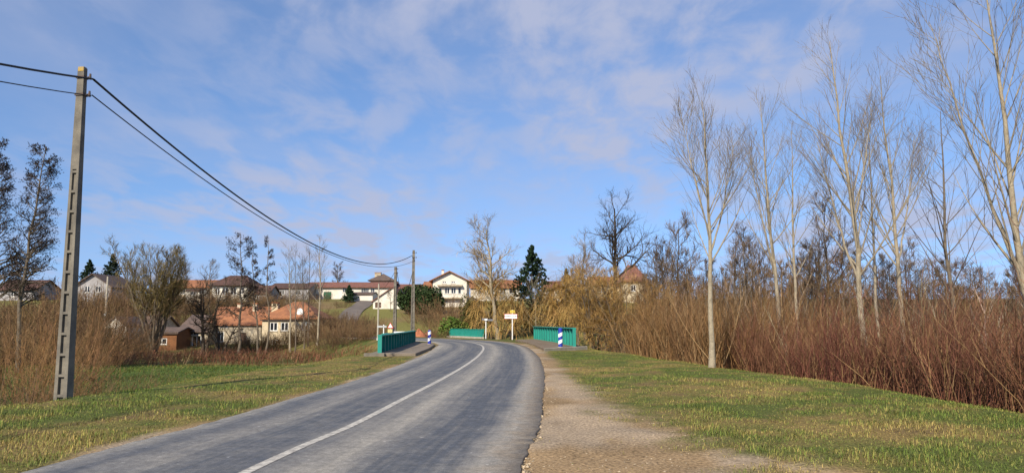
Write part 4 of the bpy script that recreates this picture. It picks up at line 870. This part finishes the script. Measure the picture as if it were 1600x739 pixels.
# hillside scrub: one kind copied
SG = 'brown scrub bushes on the hillside'
SLs = ['light brown twiggy scrub bush on the hillside', 'mid brown twiggy scrub bush on the hillside', 'dark brown low scrub bush on the hillside']
scr = [stembush(SLs[0], ax(520, 92), 92, 3.2, 2.2, 80, 131, (.20,.125,.06), .022, group=SG, splay=.8), stembush(SLs[1], ax(545, 97), 97, 3.6, 2.4, 80, 132, (.16,.10,.052), .022, group=SG, splay=.9),
       stembush(SLs[2], ax(575, 88), 88, 2.6, 2.2, 80, 133, (.115,.075,.042), .022, group=SG, splay=.9)]
rng = np.random.default_rng(9)
for i, (px, Y, s_) in enumerate([(505,94,.8),(530,90,1.0),(556,100,1.0),(540,106,.9),(490,112,1.1),(470,118,1.2),(450,124,1.2),(430,122,1.3),(400,124,1.4),(380,128,1.3),(356,126,1.5),(335,130,1.4),(310,128,1.4),(285,126,1.3),(260,128,1.5),(230,124,1.6),(205,126,1.5),(180,124,1.5),(145,118,1.5),(110,122,1.7),(60,118,1.7),(20,116,1.7),(662,116,1.0),(690,112,1.3),(680,104,.9),(700,120,1.5),(690,98,.7),(720,108,1.5),(505,80,.75),(522,77,.8),(538,79,.85),(552,76,.7),(566,78,.75),(580,76,.65),(512,86,.9),(548,86,.9),(575,84,.8),(330,90,.6),(355,91,.55),(372,90,.6),(392,91,.7),(408,90,.8),(424,91,.7),(440,90,.75),(456,91,.8),(472,90,.8),(488,89,.85),(296,88,.4),(235,86,.6),(205,86,.7),(185,84,.6),(10,62,1.3),(45,66,1.4),(85,70,1.4),(120,66,1.3),(150,80,1.5),(110,84,1.6),(70,88,1.8),(30,84,1.8),(0,90,1.9),(-20,70,1.6),(170,92,1.4),(140,100,1.8),(128,122,2.0),(150,118,2.1),(172,124,1.8),(100,104,2.0),(55,106,2.0),(15,104,2.0),(215,104,1.4),(255,108,1.4),(290,110,1.5),(200,78,.8),(685,92,.6),(430,140,1.2),(400,140,1.0),(465,140,1.0),(500,150,.7),(350,140,.8),(310,140,.9),(535,138,.6),(525,108,.8)]):
    copytree(scr[i % 3], pb(px, Y), rng.uniform(0, 6.28), s_*rng.uniform(.85, 1.1))

# ------------------------------------------------------------------ masses nobody could count
def stuff(name, label, cat, groups, leaves=None):
    V, F, C = tubes(groups); o = obj_np(name, V, [F], MT['plant'], colors=C); return tag(o, label, cat, kind='stuff')
rng = np.random.default_rng(201)
def region(n, ylo, yhi, s0, s1, power=1.):
    y = ylo+(yhi-ylo)*rng.random(n)**power; i = np.clip(np.searchsorted(CL[:, 1], np.minimum(y, 70)), 0, len(CL)-1)
    s = s0+(s1-s0)*rng.random(n)**1.6; return CL[i, 0]+s, y
def thicket(n, ylo, yhi, s0, s1, Hlo, Hhi, r, colf, ntw, lean=(.12, 0), power=1., seg=5):
    x, y = region(n, ylo, yhi, s0, s1, power); x += np.interp(y, [10, 22, 28, 40, 60], [1.6, 1.3, -.5, -1.6, -2.2])
    kp = x/y > .165+.03*rng.normal(size=n)*(y > 30)
    x, y = x[kp], y[kp]; n = len(x)
    z = terrain(x, y)-.05; H = (Hlo+(Hhi-Hlo)*rng.random(n)**1.5*1.25)*(.15+1.5*fbm(x*.33, y*.33, 61)); k = colf(x, y)
    return stems_geo(rng, x, y, z, H, lean, .12, r*rng.uniform(.6, 1.3, n), k, ntw, seg)
def redcol(x, y):
    n = len(x); f = np.clip((fbm(x*.16, y*.16, 71)-.40)*5, 0, 1)[:, None]; zone = (np.clip(1-np.abs(y-20)/13, 0, 1)*(x > 8))[:, None]
    f = np.clip(f*.45+zone*.5, 0, 1)
    c = np.array([.185,.10,.05])*(1-f)+np.array([.165,.055,.046])*f; pale = (rng.random(n) < .16)[:, None]
    c = np.where(pale, np.array([.30,.19,.09]), c); return c*(1+.4*rng.uniform(-1, 1, (n, 1)))
stuff('osier_thicket', 'dense rust-red and brown osier stems along the grass bank', 'thicket',
      thicket(5200, 9, 34, 11.6, 17, 2.1, 3.6, .010, redcol, 7, (.14, -.02)) + thicket(3000, 10, 40, 15, 32, 2.5, 4.0, .012, redcol, 7, (.12, 0)))
def browncol(x, y):
    n = len(x); f = np.clip((fbm(x*.2, y*.2, 81)-.4)*5, 0, 1)[:, None]; c = np.array([.24,.135,.052])*(1-f)+np.array([.18,.10,.048])*f
    pale = (rng.random(n) < .18)[:, None]; c = np.where(pale, np.array([.33,.22,.11]), c); return c*(1+.35*rng.uniform(-1, 1, (n, 1)))
stuff('willow_thicket', 'tall brown willow stems massed between parapet and poplars', 'thicket',
      thicket(3600, 30, 60, 10.5, 19, 2.4, 4.6, .014, browncol, 7, (.03, 0)) + thicket(2600, 38, 66, 16, 50, 3.6, 5.6, .018, browncol, 4, (.05, 0)) + thicket(170, 12, 56, 13, 28, 4.5, 7.5, .018, lambda x, y: cvar(rng, len(x), (.30,.235,.16), .3), 12, (.02, 0)))
# rust brown bracken strip beyond the meadow
n = 5200; y = rng.uniform(60, 80, n); x = rng.uniform(-52, -9.5, n)-(y-60)*.25; keep = lateral(x, y)[0] < -8; x = x[keep]; y = y[keep]; n = len(x)
f = fbm(x*.15, y*.3, 91); cc = np.where((f > .68)[:, None], np.array([.30,.21,.11]), np.array([.20,.088,.05]))*(1+.35*rng.uniform(-1, 1, (n, 1)))
stuff('bracken_strip', 'rust brown dead bracken along the far side of meadow', 'bracken', stems_geo(rng, x, y, terrain(x, y)-.03, rng.uniform(.5, 1.15, n), (.1, 0), .16, np.full(n, .022), cc, 4, 3, 2, 2, .5, 45, -.2))
# rough dry growth by ladder pole foot and along the ditch
n = 1600; x = rng.uniform(-24, -13.0, n); y = rng.uniform(15, 40, n); cc = cvar(rng, n, (.19,.115,.06), .4)
stuff('ditch_undergrowth', 'low dry brown stems in the hollow below the verge', 'undergrowth', stems_geo(rng, x, y, terrain(x, y)-.03, rng.uniform(.3, 1.0, n), (.1, 0), .14, np.full(n, .007), cc, 4, 3, 2, 2, .5, 45, 0))

# grass blades
def blades(n, xr, yr, keepf, L, Wd, seed, powr=1.6):
    # blades with random length, bend and tuft height
    rg = np.random.default_rng(seed); y = yr[0]+(yr[1]-yr[0])*rg.random(n)**powr; x = rg.uniform(xr[0], xr[1], n)
    s, _ = lateral(x, y); dm = dirtmask(x, y, s); k = keepf(x, y, s, dm, rg); x, y, s, dm = x[k], y[k], s[k], dm[k]; n = len(x)
    z = terrain(x, y)-.02; tuft = fbm(x*1.1, y*1.1, 101); ln = L*rg.uniform(.5, 1.3, n)*(.35+1.1*np.clip((tuft-.25)*1.6, 0, 1.2)+.25*vnoise(x*4, y*4, 5))*(1-.6*dm); wd = Wd*rg.uniform(.7, 1.3, n)*(1+np.sqrt(x*x+y*y)/22)
    a = rg.uniform(0, 6.283, n); d = np.stack([np.cos(a), np.sin(a), np.zeros(n)], 1); sd_ = np.stack([-d[:, 1], d[:, 0], d[:, 2]], 1); b = np.stack([x, y, z], 1)
    bend = rg.uniform(.3, 1.5, n)[:, None]; up = np.array([0, 0, 1.])
    m1 = b+(up*.6+d*bend*.25)*ln[:, None]; tip = b+(up*(.95-.35*bend)+d*bend*.8)*ln[:, None]
    V = np.stack([b-sd_*wd[:, None], b+sd_*wd[:, None], m1+sd_*wd[:, None]*.7, m1-sd_*wd[:, None]*.7, tip], 1).reshape(-1, 3)
    I = np.arange(n)*5; far = y > 11+16*rg.random(n); F4 = np.stack([I, I+1, I+2, I+3], 1)[~far]
    F3 = np.concatenate([np.stack([I+3, I+2, I+4], 1)[~far], np.stack([I, I+1, I+4], 1)[far]])
    p = fbm(x*.35, y*.35, 31)*.5+fbm(x*1.7, y*1.7, 41)*.5; fst = np.clip((p-.385)*2.4+rg.uniform(-.5, .5, n)+dm*.5, 0, 1)[:, None]
    c = np.array([.115,.165,.030])*(1-fst)+np.array([.38,.28,.095])*fst; c = c*(1+.35*rg.uniform(-1, 1, (n, 1)))
    return V, [F4, F3], np.repeat(c, 5, 0)
kf = lambda x, y, s, dm, rg: ((s < -wl(y)-.12) & (s > -14) | (s > 3.0) & (s < 15.0)) & (rg.random(len(x)) > dm*.93) & ~((y > 36) & (y < 62) & (s < 0) & (s > -5.6)) & ~((y > 43.5) & (s > 0) & (s < 6.5))
V, F, C = blades(500000, (-17, 13.5), (6.2, 60), kf, .095, .0026, 301, 1.9)
tag(obj_np('verge_grass', V, F, MT['plant'], colors=C, smooth=False), 'short green and straw coloured grass on both verges', 'grass', kind='stuff')
kf2 = lambda x, y, s, dm, rg: (s < -12) & (s > -45)
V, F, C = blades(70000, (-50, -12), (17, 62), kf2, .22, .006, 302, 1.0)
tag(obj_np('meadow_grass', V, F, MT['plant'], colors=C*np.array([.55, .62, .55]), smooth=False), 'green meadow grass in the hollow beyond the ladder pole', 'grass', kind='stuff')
# loose gravel on the shoulder
n = 80000; rg = np.random.default_rng(401); y = 5.5+30*rg.random(n)**2.0; x = rg.uniform(-.4, 5.2, n); s, _ = lateral(x, y); dm = dirtmask(x, y, s)
k = (s > 2.9-.35*rg.random(n)**2) & (rg.random(n) < np.maximum(dm, (s < 2.95)*.35)**1.5*(.25+1.2*sst(.42, .62, fbm(x*.8, y*.8, 111)))); x, y = x[k], y[k]; n = len(x); z = terrain(x, y)-.012
o6 = np.array([(1,0,0),(-1,0,0),(0,1,0),(0,-1,0),(0,0,.6),(0,0,-.6)], float); sz = .005+.028*rg.random(n)**5
V = o6[None]*sz[:, None, None]*rg.uniform(.6, 1.3, (n, 6, 1))+np.stack([x, y, z], 1)[:, None]; f8 = np.array([(0,2,4),(2,1,4),(1,3,4),(3,0,4),(2,0,5),(1,2,5),(3,1,5),(0,3,5)])
F = (f8[None]+np.arange(n)[:, None, None]*6).reshape(-1, 3); cc = np.array([.36,.29,.20])[None]*(1+.5*rg.uniform(-1, 1, (n, 1)))
tag(obj_np('shoulder_gravel', V.reshape(-1, 3), [F], MT['plant'], colors=np.repeat(cc, 6, 0), smooth=False), 'loose pale gravel scattered on the dirt shoulder', 'gravel', kind='stuff')
